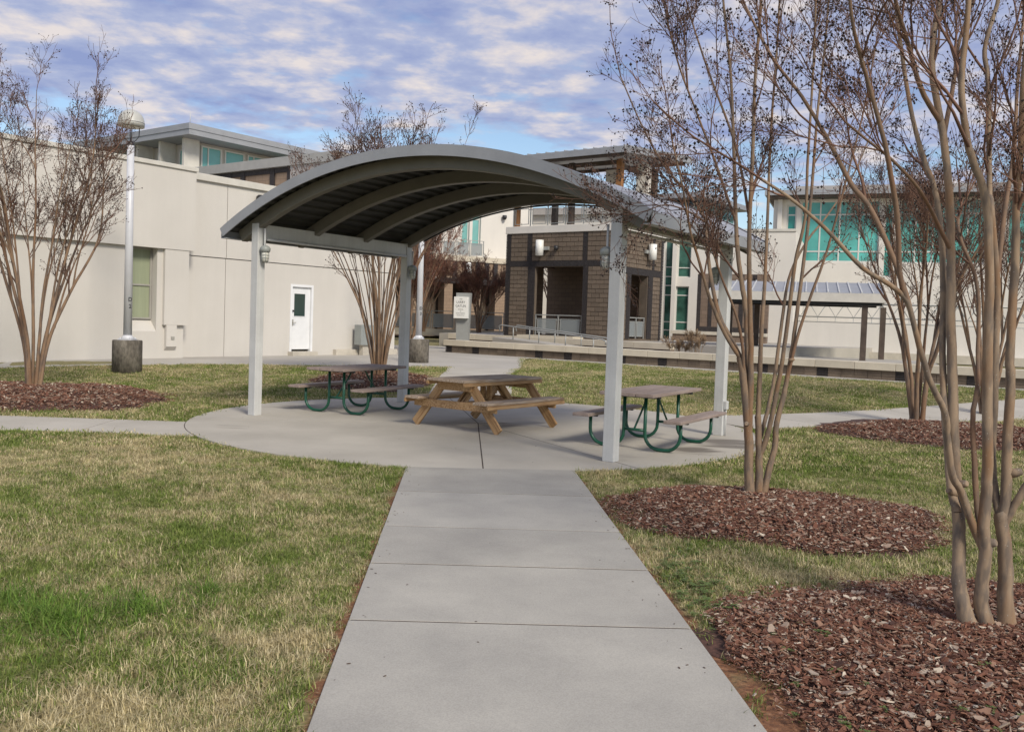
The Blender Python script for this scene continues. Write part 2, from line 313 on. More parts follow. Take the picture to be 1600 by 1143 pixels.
# ------------------------------------------------------------------ ground plan
PATH_A = math.atan(.057)                                # the walk runs slightly left of the view axis
def path_x(y): return -.5588-.057*y                     # left edge of the walk
PW = 1.855
PAD = (-.5, 14.1, 4.35)
BEDS = {'A': (2.35,7.9,1.5,1.27,.07), 'B': (2.75,4.45,1.66,1.5,.07), 'E': (-8.6,15.6,2.6,2.4,.2), 'C': (7.4,14.9,2.2,2.0,.12), 'F': (-3.15,20.5,1.35,1.75,.12)}
def wob(x, y): return .06*np.sin(3.1*x+1.3*y)+.05*np.sin(5.3*y-2.2*x+1)+.035*np.sin(9*x+7*y)
def bed_r(k, x, y):
    cx, cy, a, b, h = BEDS[k]; return np.sqrt(((x-cx)/a)**2+((y-cy)/b)**2)+wob(x, y)
def bed_z(k, x, y): return terr(x, y)+.012+BEDS[k][4]*np.clip(1-bed_r(k, x, y)**2, 0, 1)**.9
LW_P = Vector((4.49,31.34,0)); GA, GB = R(54), R(-36)    # building grid directions
GAd = np.array([math.cos(GA), math.sin(GA)]); GBd = np.array([math.cos(GB), math.sin(GB)])
RP0, RP1, RPW = np.array([2.6,14.95]), np.array([16.0,22.1]), 1.9          # right walk
APN = np.array([(-30,9.6),(-11.69,20.45),(-6.9,23.3),(-2.2,25.2),(-1.75,25.4)])   # near edge of the walk along the offices
def in_paths(x, y, g=0.):
    a = (x > path_x(y)-g) & (x < path_x(y)+PW+g) & (y < 10)
    a |= (x-PAD[0])**2+(y-PAD[1])**2 < (PAD[2]+g)**2
    a |= (y > 11.65-g) & (y < 13.05+g) & (x < -3)
    d = (RP1-RP0)/np.linalg.norm(RP1-RP0); a |= (np.abs((x-RP0[0])*-d[1]+(y-RP0[1])*d[0]) < RPW/2+g) & (x > 3)
    a |= (x > -1.75-g) & (x < .0+g) & (y > 17) & (y < 27)
    a |= y > np.interp(x, APN[:,0], APN[:,1])-g if False else (x < -1.7) & (y > np.interp(x, APN[:,0], APN[:,1])-g)
    n = np.array([-GBd[1], GBd[0]]); a |= ((x-LW_P.x)*n[0]+(y-LW_P.y)*n[1] > -1.0-g)          # strip before the low wall
    a |= (x > -1.8) & (x < 1.5) & (y > 25.0+.55*np.maximum(0, -x-0)) & (y > 25.5-.0*x) & (x < .3)
    return a
def soil_edge(x, y): return (np.abs(x-path_x(y)+.0) < .0)

# ground sheet
def ground():
    ax = np.concatenate([np.linspace(-300,-40,8), np.linspace(-36,36,73), np.linspace(40,300,8)])
    ay = np.concatenate([np.linspace(-60,-6,6), np.linspace(-4,44,97), np.linspace(50,500,12)])
    X, Y = np.meshgrid(ax, ay); Z = terr(X, Y); v = np.stack([X,Y,Z],-1).reshape(-1,3); n = len(ax); 
    i, j = np.meshgrid(np.arange(n-1), np.arange(len(ay)-1)); k = (j*n+i).ravel()
    f = np.stack([k,k+1,k+n+1,k+n],1)
    m = bpy.data.materials.new('turf ground'); m.use_nodes = True; nt = m.node_tree; N = nt.nodes.new; L = nt.links.new; b = nt.nodes['Principled BSDF']; b.inputs['Roughness'].default_value = .98
    ge = N('ShaderNodeNewGeometry')
    def noise(s, d=5):
        q = N('ShaderNodeTexNoise'); q.inputs['Scale'].default_value = s; q.inputs['Detail'].default_value = d; L(ge.outputs['Position'], q.inputs[0]); return q.outputs[0]
    def ramp(v, pts):
        r = N('ShaderNodeValToRGB'); e = r.color_ramp.elements
        while len(e) < len(pts): e.new(.5)
        for q, (p, c) in enumerate(pts): e[q].position = p; e[q].color = (*c,1)
        L(v, r.inputs[0]); return r.outputs[0]
    turf = ramp(noise(38,8), [(.3,(.10,.095,.035)),(.5,(.20,.18,.075)),(.7,(.34,.285,.155))])
    clay = ramp(noise(26,9), [(.3,(.085,.036,.018)),(.55,(.19,.085,.038)),(.72,(.30,.16,.085))])
    sp = N('ShaderNodeSeparateXYZ'); L(ge.outputs['Position'], sp.inputs[0])
    def mt(op, a, c, d=None):
        q = N('ShaderNodeMath'); q.operation = op
        for kk, vv in enumerate((a,c,d)):
            if vv is None: continue
            if isinstance(vv, (int,float)): q.inputs[kk].default_value = vv
            else: L(vv, q.inputs[kk])
        return q.outputs[0]
    dx = mt('ABSOLUTE', mt('ADD', mt('ADD', sp.outputs[0], mt('MULTIPLY', sp.outputs[1], .057)), .5588-PW/2), None)   # distance from the walk's axis
    e = mt('ADD', dx, mt('MULTIPLY', noise(3.5), -.34))
    msk = ramp(e, [(.79,(1,1,1)),(.845,(0,0,0))])          # bare clay verge along the walk
    yl = ramp(mt('MULTIPLY', sp.outputs[1], .1), [(.93,(1,1,1)),(.96,(0,0,0))])
    mm = mt('MULTIPLY', msk, yl)
    for px_, py_, rad in ((1.28,3.75,.85),(1.3,3.0,.8),(1.2,4.5,.6),(1.18,8.15,.5)):
        vd = N('ShaderNodeVectorMath'); vd.operation = 'DISTANCE'; L(ge.outputs['Position'], vd.inputs[0]); vd.inputs[1].default_value = (px_,py_,0)
        q = N('ShaderNodeMapRange'); q.inputs[1].default_value = rad*.6; q.inputs[2].default_value = rad; q.inputs[3].default_value = 1; q.inputs[4].default_value = 0; L(mt('ADD', vd.outputs['Value'], mt('MULTIPLY', noise(4), .3)), q.inputs[0]); mm = mt('MAXIMUM', mm, q.outputs[0])
    mx = N('ShaderNodeMix'); mx.data_type = 'RGBA'; L(mm, mx.inputs[0]); L(turf, mx.inputs[6]); L(clay, mx.inputs[7]); L(mx.outputs[2], b.inputs['Base Color'])
    bp = N('ShaderNodeBump'); bp.inputs['Strength'].default_value = .6; bp.inputs['Distance'].default_value = .02; L(noise(45,3), bp.inputs['Height']); L(bp.outputs[0], b.inputs['Normal'])
    o = bpy.data.objects.new('ground', mesh_np('ground', v, f, m)); COL.objects.link(o); tag(o, kind='structure')
ground()

# walk slabs
def walk():
    o = MB().add([(path_x(-3)+.01,-3,.0205),(path_x(-3)+PW-.01,-3,.0205),(path_x(9.7)+PW-.01,9.79,.0205),(path_x(9.55)+.01,9.55,.0205)], [(0,1,2,3)]).build('path', M['joint']); tag(o, kind='structure')
    ys = [-2.9,-1.5,-.3,.95,2.2,3.42,4.77,5.90,6.97,8.39]
    sl = -.057*1.0
    for a, b_ in zip(ys, ys[1:]+[None]):
        g = .010
        def line(y0, off):   # joint line crosses the walk square to it
            return [(path_x(y0), y0+off), (path_x(y0)+PW, y0+.045+off)]
        A = line(a, g)
        if b_ is None: B = [(path_x(9.74), 9.74), (path_x(9.9)+PW, 9.9)]
        else: B = line(b_, -g)
        m = MB().prism([A[0], A[1], B[1], B[0]], -.08, .024+rnd.uniform(-.0005,.0015))
        m.build('slab', M["path"], o, bevel=.003)
walk()
def strip(name, A, B, n, m, material, zoff=.014, parent=None, bevel=0, thick=.09):
    """draped concrete strip between two edges A(t), B(t) given as end points"""
    A = np.array(A, float); B = np.array(B, float); vs = []
    for i in range(n+1):
        t = i/n*(len(A)-1); k = min(int(t), len(A)-2); u = t-k
        a = A[k]*(1-u)+A[k+1]*u; b = B[k]*(1-u)+B[k+1]*u
        for j in range(m+1):
            p = a*(1-j/m)+b*j/m; vs.append((p[0], p[1], float(terr(p[0],p[1]))+zoff))
    q = m+1; N_ = len(vs); fs = [(i*q+j, (i+1)*q+j, (i+1)*q+j+1, i*q+j+1) for i in range(n) for j in range(m)]
    # orient upwards
    a, b, c = (np.array(vs[k]) for k in fs[0][:3])
    up = np.cross(b-a, c-a)[2] > 0
    if not up: fs = [f[::-1] for f in fs]
    rim = [i*q for i in range(n+1)]+[n*q+j for j in range(1,q)]+[i*q+m for i in range(n-1,-1,-1)]+[j for j in range(m-1,0,-1)]
    low = [(vs[k][0],vs[k][1],vs[k][2]-thick) for k in rim]; L_ = len(rim)
    vs = vs+low
    for k in range(L_):
        f = (rim[k], rim[(k+1)%L_], N_+(k+1)%L_, N_+k); fs.append(f if not up else f[::-1])
    return MB().add(vs, fs).build(name, material, parent, bevel=bevel)
# round patio in four poured pieces
def patio():
    cx, cy, r = PAD
    o = MB().add([(cx+(r-.02)*math.cos(a), cy+(r-.02)*math.sin(a), .0192) for a in [2*math.pi*k/96 for k in range(96)]], [tuple(range(96))]).build('patio', M['joint']); tag(o, kind='structure')
    cuts = [R(-84), R(-64.5), R(33), R(120), R(215)]
    cuts = [R(-87), R(-63), R(20), R(100), R(190)]
    for a, b in zip(cuts, cuts[1:]+[cuts[0]+2*math.pi]):
        n = max(4, int((b-a)/R(3.5))); g = .008; mid = (a+b)/2; ox, oy = g/math.sin((b-a)/2)*math.cos(mid), g/math.sin((b-a)/2)*math.sin(mid)
        poly = [(cx+ox, cy+oy)]+[(cx+ox+(r-.01)*math.cos(a+(b-a)*k/n), cy+oy+(r-.01)*math.sin(a+(b-a)*k/n)) for k in range(n+1)]
        MB().prism(poly, -.08, .0208+rnd.uniform(0,.001)).build('slab', M['pad'], o)
patio()
def side_paths():
    o = MB().add([(-30,11.66,.0165),(-3.9,11.66,.0165),(-4.4,13.04,.0165),(-30,13.04,.0165)], [(0,1,2,3)]).build('side_path', M['joint']); tag(o, kind='structure')
    xs = [(-30,-30)]+[(-29+2.1*k,-29+2.1*k) for k in range(1,11)]+[(-5.62,-5.72)]
    xs = [(-30,-30),(-26,-26),(-22,-22),(-19,-19),(-16.6,-16.6),(-14.2,-14.2),(-11.8,-11.8),(-9.4,-9.4),(-7.5,-7.5),(-5.66,-5.74)]
    for a, b in zip(xs, xs[1:]): MB().prism([(a[0]+.006,11.65),(b[0]-.006,11.65),(b[1]-.006,13.05),(a[1]+.006,13.05)], -.08, .0185+rnd.uniform(0,.0015)).build('slab', M['pad'], o, bevel=.006)
    ang = [R(k) for k in range(194, 217, 2)]
    edge = [(PAD[0]+(PAD[2]+.012)*math.cos(a), PAD[1]+(PAD[2]+.012)*math.sin(a)) for a in ang]
    edge = [p for p in edge if 11.65 <= p[1] <= 13.05]
    MB().prism([(-5.654,11.65),(edge[-1][0],11.65)]+edge[::-1]+[(edge[0][0],13.05),(-5.734,13.05)], -.08, .0187).build('slab', M['pad'], o)
    d = (RP1-RP0)/np.linalg.norm(RP1-RP0); n = np.array([-d[1], d[0]])
    o = None; L_ = np.linalg.norm(RP1-RP0); ts = [1.15]+list(np.arange(2.9, L_, 1.75))
    o = strip('right_path', [RP0+d*1.3+n*(RPW/2-.01), RP1+n*(RPW/2-.01)], [RP0+d*1.3-n*(RPW/2-.01), RP1-n*(RPW/2-.01)], 20, 2, M['joint'], .006, thick=.05); tag(o, kind='structure')
    for a, b in zip(ts, ts[1:]):
        strip('slab', [RP0+d*(a+.005)+n*RPW/2, RP0+d*(b-.005)+n*RPW/2], [RP0+d*(a+.005)-n*RPW/2, RP0+d*(b-.005)-n*RPW/2], 4, 2, M['pad'], .016, o)
    # back walk climbing to the buildings
    o = strip('back_path', [(-1.70,18.36),(-1.70,25.6)], [(.0,18.40),(.0,25.6)], 16, 2, M['joint'], .006, thick=.05); tag(o, kind='structure')
    ys = [18.3,20.1,21.9,23.7,25.5]
    for k, (a, b) in enumerate(zip(ys, ys[1:])):
        strip('slab', [(-1.72,a+.005),(-1.72-.1*(k==3),b-.005)], [(.02,a+.005),(.02+.2*(k==3),b-.005)], 5, 2, M['pad'], .016, o)
    # broad walk along the offices and the low wall
    far = [(p[0]-3.2*.0-12*math.sin(GA)*1.0, p[1]+12*math.cos(GA)) for p in APN]
    a1 = strip('walkway', [tuple(p) for p in APN], [(-42,16),(-16,33),(-9,40),(-4.6,44),(-3.6,44)], 40, 8, M['apron'], .010); tag(a1, kind='structure')
    n2 = np.array([-GBd[1], GBd[0]]); P = np.array([LW_P.x, LW_P.y])
    E = [P+GBd*s-n2*1.0 for s in (-4.2,-1,4,10,18,24)]; Fp = [P+GBd*s+n2*2 for s in (-4.2,-1,4,10,18,24)]
    a2 = strip('wall_walkway', [(-1.75,25.4),(.22,25.4),tuple(E[0])]+[tuple(p) for p in E[1:]], [(-3.6,44),(-2.4,44),(4.3,38.2)]+[tuple(p) for p in Fp[1:]], 60, 4, M['apron'], .007); tag(a2, kind='structure')
side_paths()

# mulch beds
def instancer(name, pts, rot, scl, coll, material=None, parent=None, seed=1):
    """one object: geometry-node instances of the meshes in coll on the given points"""
    me = bpy.data.meshes.new(name); me.vertices.add(len(pts)); me.vertices.foreach_set('co', np.asarray(pts, np.float32).ravel())
    a = me.attributes.new('rot', 'FLOAT_VECTOR', 'POINT'); a.data.foreach_set('vector', np.asarray(rot, np.float32).ravel())
    a = me.attributes.new('scl', 'FLOAT_VECTOR', 'POINT'); a.data.foreach_set('vector', np.asarray(scl, np.float32).ravel())
    me.update(); o = bpy.data.objects.new(name, me); COL.objects.link(o); tag(o, kind='stuff')
    if parent: o.parent = parent
    g = bpy.data.node_groups.new(name, 'GeometryNodeTree'); g.interface.new_socket('Geometry', in_out='INPUT', socket_type='NodeSocketGeometry'); g.interface.new_socket('Geometry', in_out='OUTPUT', socket_type='NodeSocketGeometry')
    N = g.nodes.new; L = g.links.new; gi = N('NodeGroupInput'); go = N('NodeGroupOutput')
    ci = N('GeometryNodeCollectionInfo'); ci.inputs['Collection'].default_value = coll; ci.inputs['Separate Children'].default_value = True; ci.inputs['Reset Children'].default_value = True
    ip = N('GeometryNodeInstanceOnPoints'); ip.inputs['Pick Instance'].default_value = True
    r1 = N('GeometryNodeInputNamedAttribute'); r1.data_type = 'FLOAT_VECTOR'; r1.inputs[0].default_value = 'rot'
    r2 = N('GeometryNodeInputNamedAttribute'); r2.data_type = 'FLOAT_VECTOR'; r2.inputs[0].default_value = 'scl'
    rv = N('FunctionNodeRandomValue'); rv.data_type = 'INT'; rv.inputs[4].default_value = 0; rv.inputs[5].default_value = len(coll.objects)-1; rv.inputs['Seed'].default_value = seed
    L(gi.outputs[0], ip.inputs['Points']); L(ci.outputs[0], ip.inputs['Instance']); L(r1.outputs[0], ip.inputs['Rotation']); L(r2.outputs[0], ip.inputs['Scale']); L(rv.outputs[2], ip.inputs['Instance Index'])
    L(ip.outputs[0], go.inputs[0]); md = o.modifiers.new('instances', 'NODES'); md.node_group = g
    return o
def chipmat():
    m = bpy.data.materials.new('bark chip'); m.use_nodes = True; nt = m.node_tree; N = nt.nodes.new; L = nt.links.new; b = nt.nodes['Principled BSDF']; b.inputs['Roughness'].default_value = .85
    oi = N('ShaderNodeObjectInfo'); rp = N('ShaderNodeValToRGB'); rp.color_ramp.interpolation = 'LINEAR'; e = rp.color_ramp.elements
    cols = [(0,(.045,.017,.010)),(.30,(.12,.044,.024)),(.55,(.19,.083,.048)),(.78,(.23,.13,.085)),(.92,(.33,.26,.20)),(1,(.50,.43,.34))]
    while len(e) < len(cols): e.new(.5)
    for k, (p, c) in enumerate(cols): e[k].position = p; e[k].color = (*c,1)
    L(oi.outputs['Random'], rp.inputs[0]); tc = N('ShaderNodeTexCoord'); n = N('ShaderNodeTexNoise'); n.inputs['Scale'].default_value = 45; L(tc.outputs['Object'], n.inputs[0])
    mr = N('ShaderNodeMapRange'); mr.inputs[1].default_value = .3; mr.inputs[2].default_value = .7; mr.inputs[3].default_value = .7; mr.inputs[4].default_value = 1.3; L(n.outputs[0], mr.inputs[0])
    mu = N('ShaderNodeMix'); mu.data_type = 'RGBA'; mu.blend_type = 'MULTIPLY'; mu.inputs[0].default_value = 1; L(rp.outputs[0], mu.inputs[6]); L(mr.outputs[0], mu.inputs[7]); L(mu.outputs[2], b.inputs['Base Color'])
    return m
def beds():
    cm = chipmat(); coll = bpy.data.collections.new('chip_sources')
    for k in range(7):
        r_ = random.Random(50+k); n = r_.choice([5,6,7]); w = r_.uniform(.28,.6) if k < 4 else .14
        pol = [(math.cos(2*math.pi*i/n+r_.uniform(-.3,.3))*r_.uniform(.75,1.1), w*math.sin(2*math.pi*i/n+r_.uniform(-.3,.3))*r_.uniform(.75,1.1)) for i in range(n)]
        mb = MB().prism(pol, -.09, .09)
        mb.v = [(x, y, z+.12*x*x*(1 if k % 2 else -1)+.1*y) for x, y, z in mb.v]
        coll.objects.link(bpy.data.objects.new('chip', mb.mesh('chip', cm)))
    msoil = mat('mulch base', (.085,.04,.028), .98, var=.4, scale=30)
    labels = {'A':'mulch_bed','B':'mulch_bed','E':'mulch_bed','C':'mulch_bed','F':'mulch_bed'}
    dens = {'A':(5200,.5),'B':(8500,.5),'E':(1500,1.0),'C':(1500,1.0),'F':(1200,1.0)}
    for k, (cx, cy, a, b, h) in BEDS.items():
        nr, na = 10, 56; vs = [(cx, cy, float(bed_z(k, cx, cy)))]; fs = []
        for i in range(1, nr+1):
            for j in range(na):
                t = 2*math.pi*j/na; rr = i/nr
                x, y = cx+a*rr*math.cos(t), cy+b*rr*math.sin(t)
                if i == nr:   # snap to wobbling rim
                    s = 1/float(bed_r(k, x, y)); x, y = cx+(x-cx)*s, cy+(y-cy)*s
                vs.append((x, y, float(bed_z(k, x, y))-(0.01 if i == nr else 0)))
        fs += [(0, 1+j, 1+(j+1)%na) for j in range(na)]
        for i in range(1, nr):
            for j in range(na): p = 1+(i-1)*na; q = p+na; fs.append((p+j, q+j, q+(j+1)%na, p+(j+1)%na))
        o = MB().add(vs, fs, True).build('mulch_bed', msoil); tag(o, kind='structure')
        n = int(dens[k][0]*a*b*3.14*1.1); t = nrg.uniform(0, 2*math.pi, n); rr = np.sqrt(nrg.uniform(0,1.12,n)); x = cx+a*rr*np.cos(t); y = cy+b*rr*np.sin(t)
        rb = bed_r(k, x, y); keep = (rb < .99+np.abs(nrg.normal(0,.055,n))) & ~in_paths(x, y, .01)
        if k == 'B': keep &= (x > 1.06+.10*np.sin(y*3)+np.clip(4.1-y,0,1)*.22) & (y > 2.4)
        x, y = x[keep], y[keep]; n = len(x); L_ = nrg.gamma(2.2, .0050, n)*(1. if k == 'B' else 1.15 if k == 'A' else 1.6)+.005; L_ = np.minimum(L_, .05)
        edge = np.clip((bed_r(k, x, y)-.8)/.2, 0, 1); L_ *= 1-.35*edge
        z = bed_z(k, x, y)+.008+nrg.uniform(0,.022,n)
        rot = np.stack([nrg.normal(0,.38,n), nrg.normal(0,.33,n), nrg.uniform(0,6.28,n)],1)
        scl = np.stack([L_, L_*nrg.uniform(.7,1.1,n), L_*nrg.uniform(.6,1.2,n)],1)
        instancer('bark_chips', np.stack([x,y,z],1), rot, scl, coll, parent=o, seed=hash(k)%97 if False else ord(k))
beds()

# grass
def grassmat(name, greens, straws, bias):
    m = bpy.data.materials.new(name); m.use_nodes = True; nt = m.node_tree; N = nt.nodes.new; L = nt.links.new; b = nt.nodes['Principled BSDF']; b.inputs['Roughness'].default_value = .65; b.inputs['Specular IOR Level'].default_value = .3
    ge = N('ShaderNodeNewGeometry'); at_ = N('ShaderNodeAttribute'); at_.attribute_name = 'rnd'
    def noise(s, d, off=0):
        mp = N('ShaderNodeMapping'); mp.inputs['Location'].default_value = (off,off,0); mp.inputs['Scale'].default_value = (1,.8,0); L(ge.outputs['Position'], mp.inputs[0])
        q = N('ShaderNodeTexNoise'); q.inputs['Scale'].default_value = s; q.inputs['Detail'].default_value = d; L(mp.outputs[0], q.inputs[0]); return q.outputs[0]
    def mt(op, a, c):
        q = N('ShaderNodeMath'); q.operation = op
        for kk, vv in enumerate((a,c)):
            if isinstance(vv, (int,float)): q.inputs[kk].default_value = vv
            else: L(vv, q.inputs[kk])
        return q.outputs[0]
    def ramp(v, pts, interp='LINEAR'):
        r = N('ShaderNodeValToRGB'); r.color_ramp.interpolation = interp; e = r.color_ramp.elements
        while len(e) < len(pts): e.new(.5)
        for q, (p, c) in enumerate(pts): e[q].position = p; e[q].color = (*c,1)
        L(v, r.inputs[0]); return r.outputs[0]
    gr = ramp(at_.outputs['Fac'], [(0,greens[0]),(.5,greens[1]),(1,greens[2])])
    st = ramp(at_.outputs['Fac'], [(0,straws[0]),(.5,straws[1]),(1,straws[2])])
    a2 = N('ShaderNodeAttribute'); a2.attribute_name = 'rnd2'
    dry = mt('ADD', mt('ADD', mt('MULTIPLY', noise(.55,2,3.7), 1.8), mt('MULTIPLY', noise(3.2,4,1.3), 2.0)), bias)
    for px_, py_, rad, amt in ((-1.75,3.45,.6,.42),(-1.0,4.35,.35,.42),(-3.0,3.5,.5,.25),(-2.2,6.4,.5,-.35),(-4.5,9.2,1.6,.30),(3.6,16.8,1.6,.25)):
        vd = N('ShaderNodeVectorMath'); vd.operation = 'DISTANCE'; L(ge.outputs['Position'], vd.inputs[0]); vd.inputs[1].default_value = (px_,py_,0)
        mr = N('ShaderNodeMapRange'); mr.interpolation_type = 'SMOOTHSTEP'; mr.inputs[1].default_value = rad*.25; mr.inputs[2].default_value = rad*1.3; mr.inputs[3].default_value = amt; mr.inputs[4].default_value = 0; L(vd.outputs['Value'], mr.inputs[0])
        dry = mt('ADD', dry, mr.outputs[0])
    f = mt('ADD', dry, mt('MULTIPLY', mt('SUBTRACT', a2.outputs['Fac'], .5), .95))
    fac = ramp(f, [(.38,(0,0,0)),(.62,(1,1,1))])
    mx = N('ShaderNodeMix'); mx.data_type = 'RGBA'; L(fac, mx.inputs[0]); L(gr, mx.inputs[6]); L(st, mx.inputs[7])
    oi = N('ShaderNodeObjectInfo'); tv = N('ShaderNodeMapRange'); tv.inputs[3].default_value = .62; tv.inputs[4].default_value = 1.42; L(oi.outputs['Random'], tv.inputs[0])
    mv = N('ShaderNodeMix'); mv.data_type = 'RGBA'; mv.blend_type = 'MULTIPLY'; mv.inputs[0].default_value = 1; L(mx.outputs[2], mv.inputs[6]); L(tv.outputs[0], mv.inputs[7]); mx = mv
    L(mx.outputs[2], b.inputs['Base Color'])
    tr = N('ShaderNodeBsdfTranslucent'); L(mx.outputs[2], tr.inputs[0]); ms = N('ShaderNodeMixShader'); ms.inputs[0].default_value = .25
    L(b.outputs[0], ms.inputs[1]); L(tr.outputs[0], ms.inputs[2]); L(ms.outputs[0], nt.nodes['Material Output'].inputs[0])
    return m
GREENS = [(.085,.135,.022),(.15,.205,.04),(.25,.29,.075)]; STRAWS = [(.33,.27,.13),(.48,.405,.225),(.64,.56,.36)]
def tufts(name, material, n_mesh, blades, h0, h1, spread, lean, width, seed):
    coll = bpy.data.collections.new(name)
    for q in range(n_mesh):
        g = np.random.default_rng(seed+q); V = []; Fc = []; A1 = []; A2 = []
        for _ in range(blades):
            px_, py_ = g.normal(0, spread, 2); az = g.uniform(0, 6.283); h = g.uniform(h0, h1); ln = abs(g.normal(0, lean))+.1; w = width*g.uniform(.7,1.3)
            d = np.array([math.cos(az), math.sin(az), 0]); s = np.array([-d[1], d[0], 0]); r1, r2 = g.uniform(), g.uniform(); n = len(V)
            for t, ww in ((0,1),(.5,.85),(1,0)):
                c = np.array([px_,py_,-.006])+d*h*ln*t*t+np.array([0,0,h*t*(1-.28*ln*t)])
                if ww: V += [c-s*w*ww/2, c+s*w*ww/2]
                else: V.append(c)
            Fc += [(n,n+1,n+3),(n,n+3,n+2),(n+2,n+3,n+4)]; A1 += [r1]*5; A2 += [r2]*5
        me = mesh_np('tuft', np.array(V), np.array(Fc), material, False)
        for nm, dat in (('rnd',A1),('rnd2',A2)):
            a = me.attributes.new(nm, 'FLOAT', 'POINT'); a.data.foreach_set('value', np.array(dat, np.float32))
        coll.objects.link(bpy.data.objects.new('tuft', me))
    return coll
def vnoise(x, y, s, seed):
    g = np.random.default_rng(seed).uniform(0,1,(64,64)); u = x*s+100; v = y*s+100; i = np.floor(u).astype(int); j = np.floor(v).astype(int); a = u-i; b = v-j; a = a*a*(3-2*a); b = b*b*(3-2*b)
    q = lambda ii, jj: g[ii%64, jj%64]
    return (q(i,j)*(1-a)+q(i+1,j)*a)*(1-b)+(q(i,j+1)*(1-a)+q(i+1,j+1)*a)*b
def grass():
    gm = grassmat('lawn blades', GREENS, STRAWS, -1.46)
    near = tufts('near_tufts', gm, 10, 17, .020, .054, .024, .85, .0040, 300)
    farc = tufts('far_tufts', gm, 8, 26, .022, .052, .06, .6, .0085, 400)
    P = {'n': [], 'f': []}
    def scatter(y0, y1, dens, key):
        xm = .78*y1+2.5; n = int(dens*2*xm*(y1-y0)); x = nrg.uniform(-xm, xm, n); y = nrg.uniform(y0, y1, n)
        k = (np.abs(x) < .74*y+1.6) & ~in_paths(x, y, .012)
        for b in BEDS: k &= bed_r(b, x, y) > .99+nrg.normal(0,.05,n)
        # thin, patchy growth close to the walk
        e = np.minimum(np.abs(x-path_x(y)), np.abs(x-path_x(y)-PW)); bare = (y < 9.3) & (e < .22) & (nrg.uniform(0,1,n) > np.clip((e-.01)/.11+1.1*(vnoise(x,y,2.6,5)-.36), 0, 1))
        k &= ~bare
        k &= ~((x > path_x(y)+PW) & (y < 4.6) & (x < 1.6) & (nrg.uniform(0,1,n) > .05))
        k &= vnoise(x, y, 4.5, 9)+.5*vnoise(x, y, 11, 3) > nrg.uniform(.0,.52,n)
        x, y = x[k], y[k]; P[key].append(np.stack([x, y, terr(x,y)],1))
    for a, b, d in ((1.5,4.2,1500),(4.2,6,1400),(6,8,950),(8,10.5,650)): scatter(a, b, d, 'n')
    for a, b, d in ((10.5,14,300),(14,19,200),(19,26,130),(26,35,80)): scatter(a, b, d, 'f')
    for key, coll, nm in (('n',near,'lawn_grass'),('f',farc,'distant_lawn_grass')):
        p = np.concatenate(P[key]); n = len(p); s = nrg.uniform(.7,1.25,n)*(.75+.55*vnoise(p[:,0],p[:,1],1.7,21))
        instancer(nm, p, np.stack([nrg.normal(0,.12,n),nrg.normal(0,.12,n),nrg.uniform(0,6.28,n)],1), np.stack([s,s,s*nrg.uniform(.8,1.2,n)],1), coll, seed=4)
    # lush coarse clumps
    cm = grassmat('lush blades', [(.06,.125,.012),(.105,.19,.025),(.19,.27,.055)], [(.10,.11,.04),(.14,.14,.06),(.2,.18,.09)], -1.9)
    lc = tufts('lush_tufts', cm, 6, 16, .06, .15, .035, 1.0, .0058, 500)
    pts = []
    for cx, cy, r_, n in ((-2.35,4.62,.30,130),(-2.75,4.95,.22,70),(-2.05,4.85,.2,60),(-1.75,5.15,.12,18),(-1.15,4.25,.14,20),(-1.05,6.15,.12,14),(-1.5,6.9,.1,9),(-1.95,7.7,.1,8),(-1.4,5.7,.1,10),(-1.3,7.6,.09,8),(-1.25,3.95,.12,16),(-1.45,8.5,.1,9)):
        pts += [(cx+nrg.normal(0,r_), cy+nrg.normal(0,r_*.6)) for _ in range(n)]
    p = np.array(pts); k = ~in_paths(p[:,0], p[:,1], .05); p = p[k]; n = len(p); s = nrg.uniform(.45,1.0,n)
    s[np.hypot(p[:,0]+2.35, p[:,1]-4.7) > .8] *= .55
    instancer('lush_grass_clumps', np.stack([p[:,0],p[:,1],terr(p[:,0],p[:,1])],1), np.stack([nrg.normal(0,.15,n),nrg.normal(0,.15,n),nrg.uniform(0,6.28,n)],1), np.stack([s,s,s],1), lc, seed=8)
    # clover and seedlings by the walk and in the mulch
    cv = bpy.data.collections.new('clover_sources'); vm = mat('clover leaf', (.11,.16,.035), .6, var=.3, scale=30)
    for q in range(4):
        mb = MB(); r_ = random.Random(q)
        for i in range(6):
            a0 = r_.uniform(0,6.28); rad = r_.uniform(.2,1.); hx, hy, hz = rad*math.cos(a0), rad*math.sin(a0), r_.uniform(.5,1.2)
            for l in range(3):
                a = a0+l*2.09; c_, s_ = math.cos(a), math.sin(a); tz = r_.uniform(-.1,.15)
                mb.add([(hx,hy,hz),(hx+.35*c_-.25*s_,hy+.35*s_+.25*c_,hz+.05),(hx+.6*c_,hy+.6*s_,hz+tz),(hx+.35*c_+.25*s_,hy+.35*s_-.25*c_,hz+.05)], [(0,1,2,3)])
            mb.tube([(hx*.3,hy*.3,-.1),(hx,hy,hz)], .03, 3, False)
        cv.objects.link(bpy.data.objects.new('clover', mb.mesh('clover', vm)))
    pts = []
    for cx, cy, rx, ry, n in ((1.17,5.65,.13,.42,80),(1.25,6.35,.16,.3,25),(1.2,5.0,.08,.2,14)): pts += [(cx+nrg.normal(0,rx), cy+nrg.normal(0,ry)) for _ in range(n)]
    pts += [(nrg.uniform(1.2,2.3), nrg.uniform(3.2,4.4)) for _ in range(20)]+[(nrg.uniform(1.2,1.9), nrg.uniform(4.2,5.2)) for _ in range(6)]
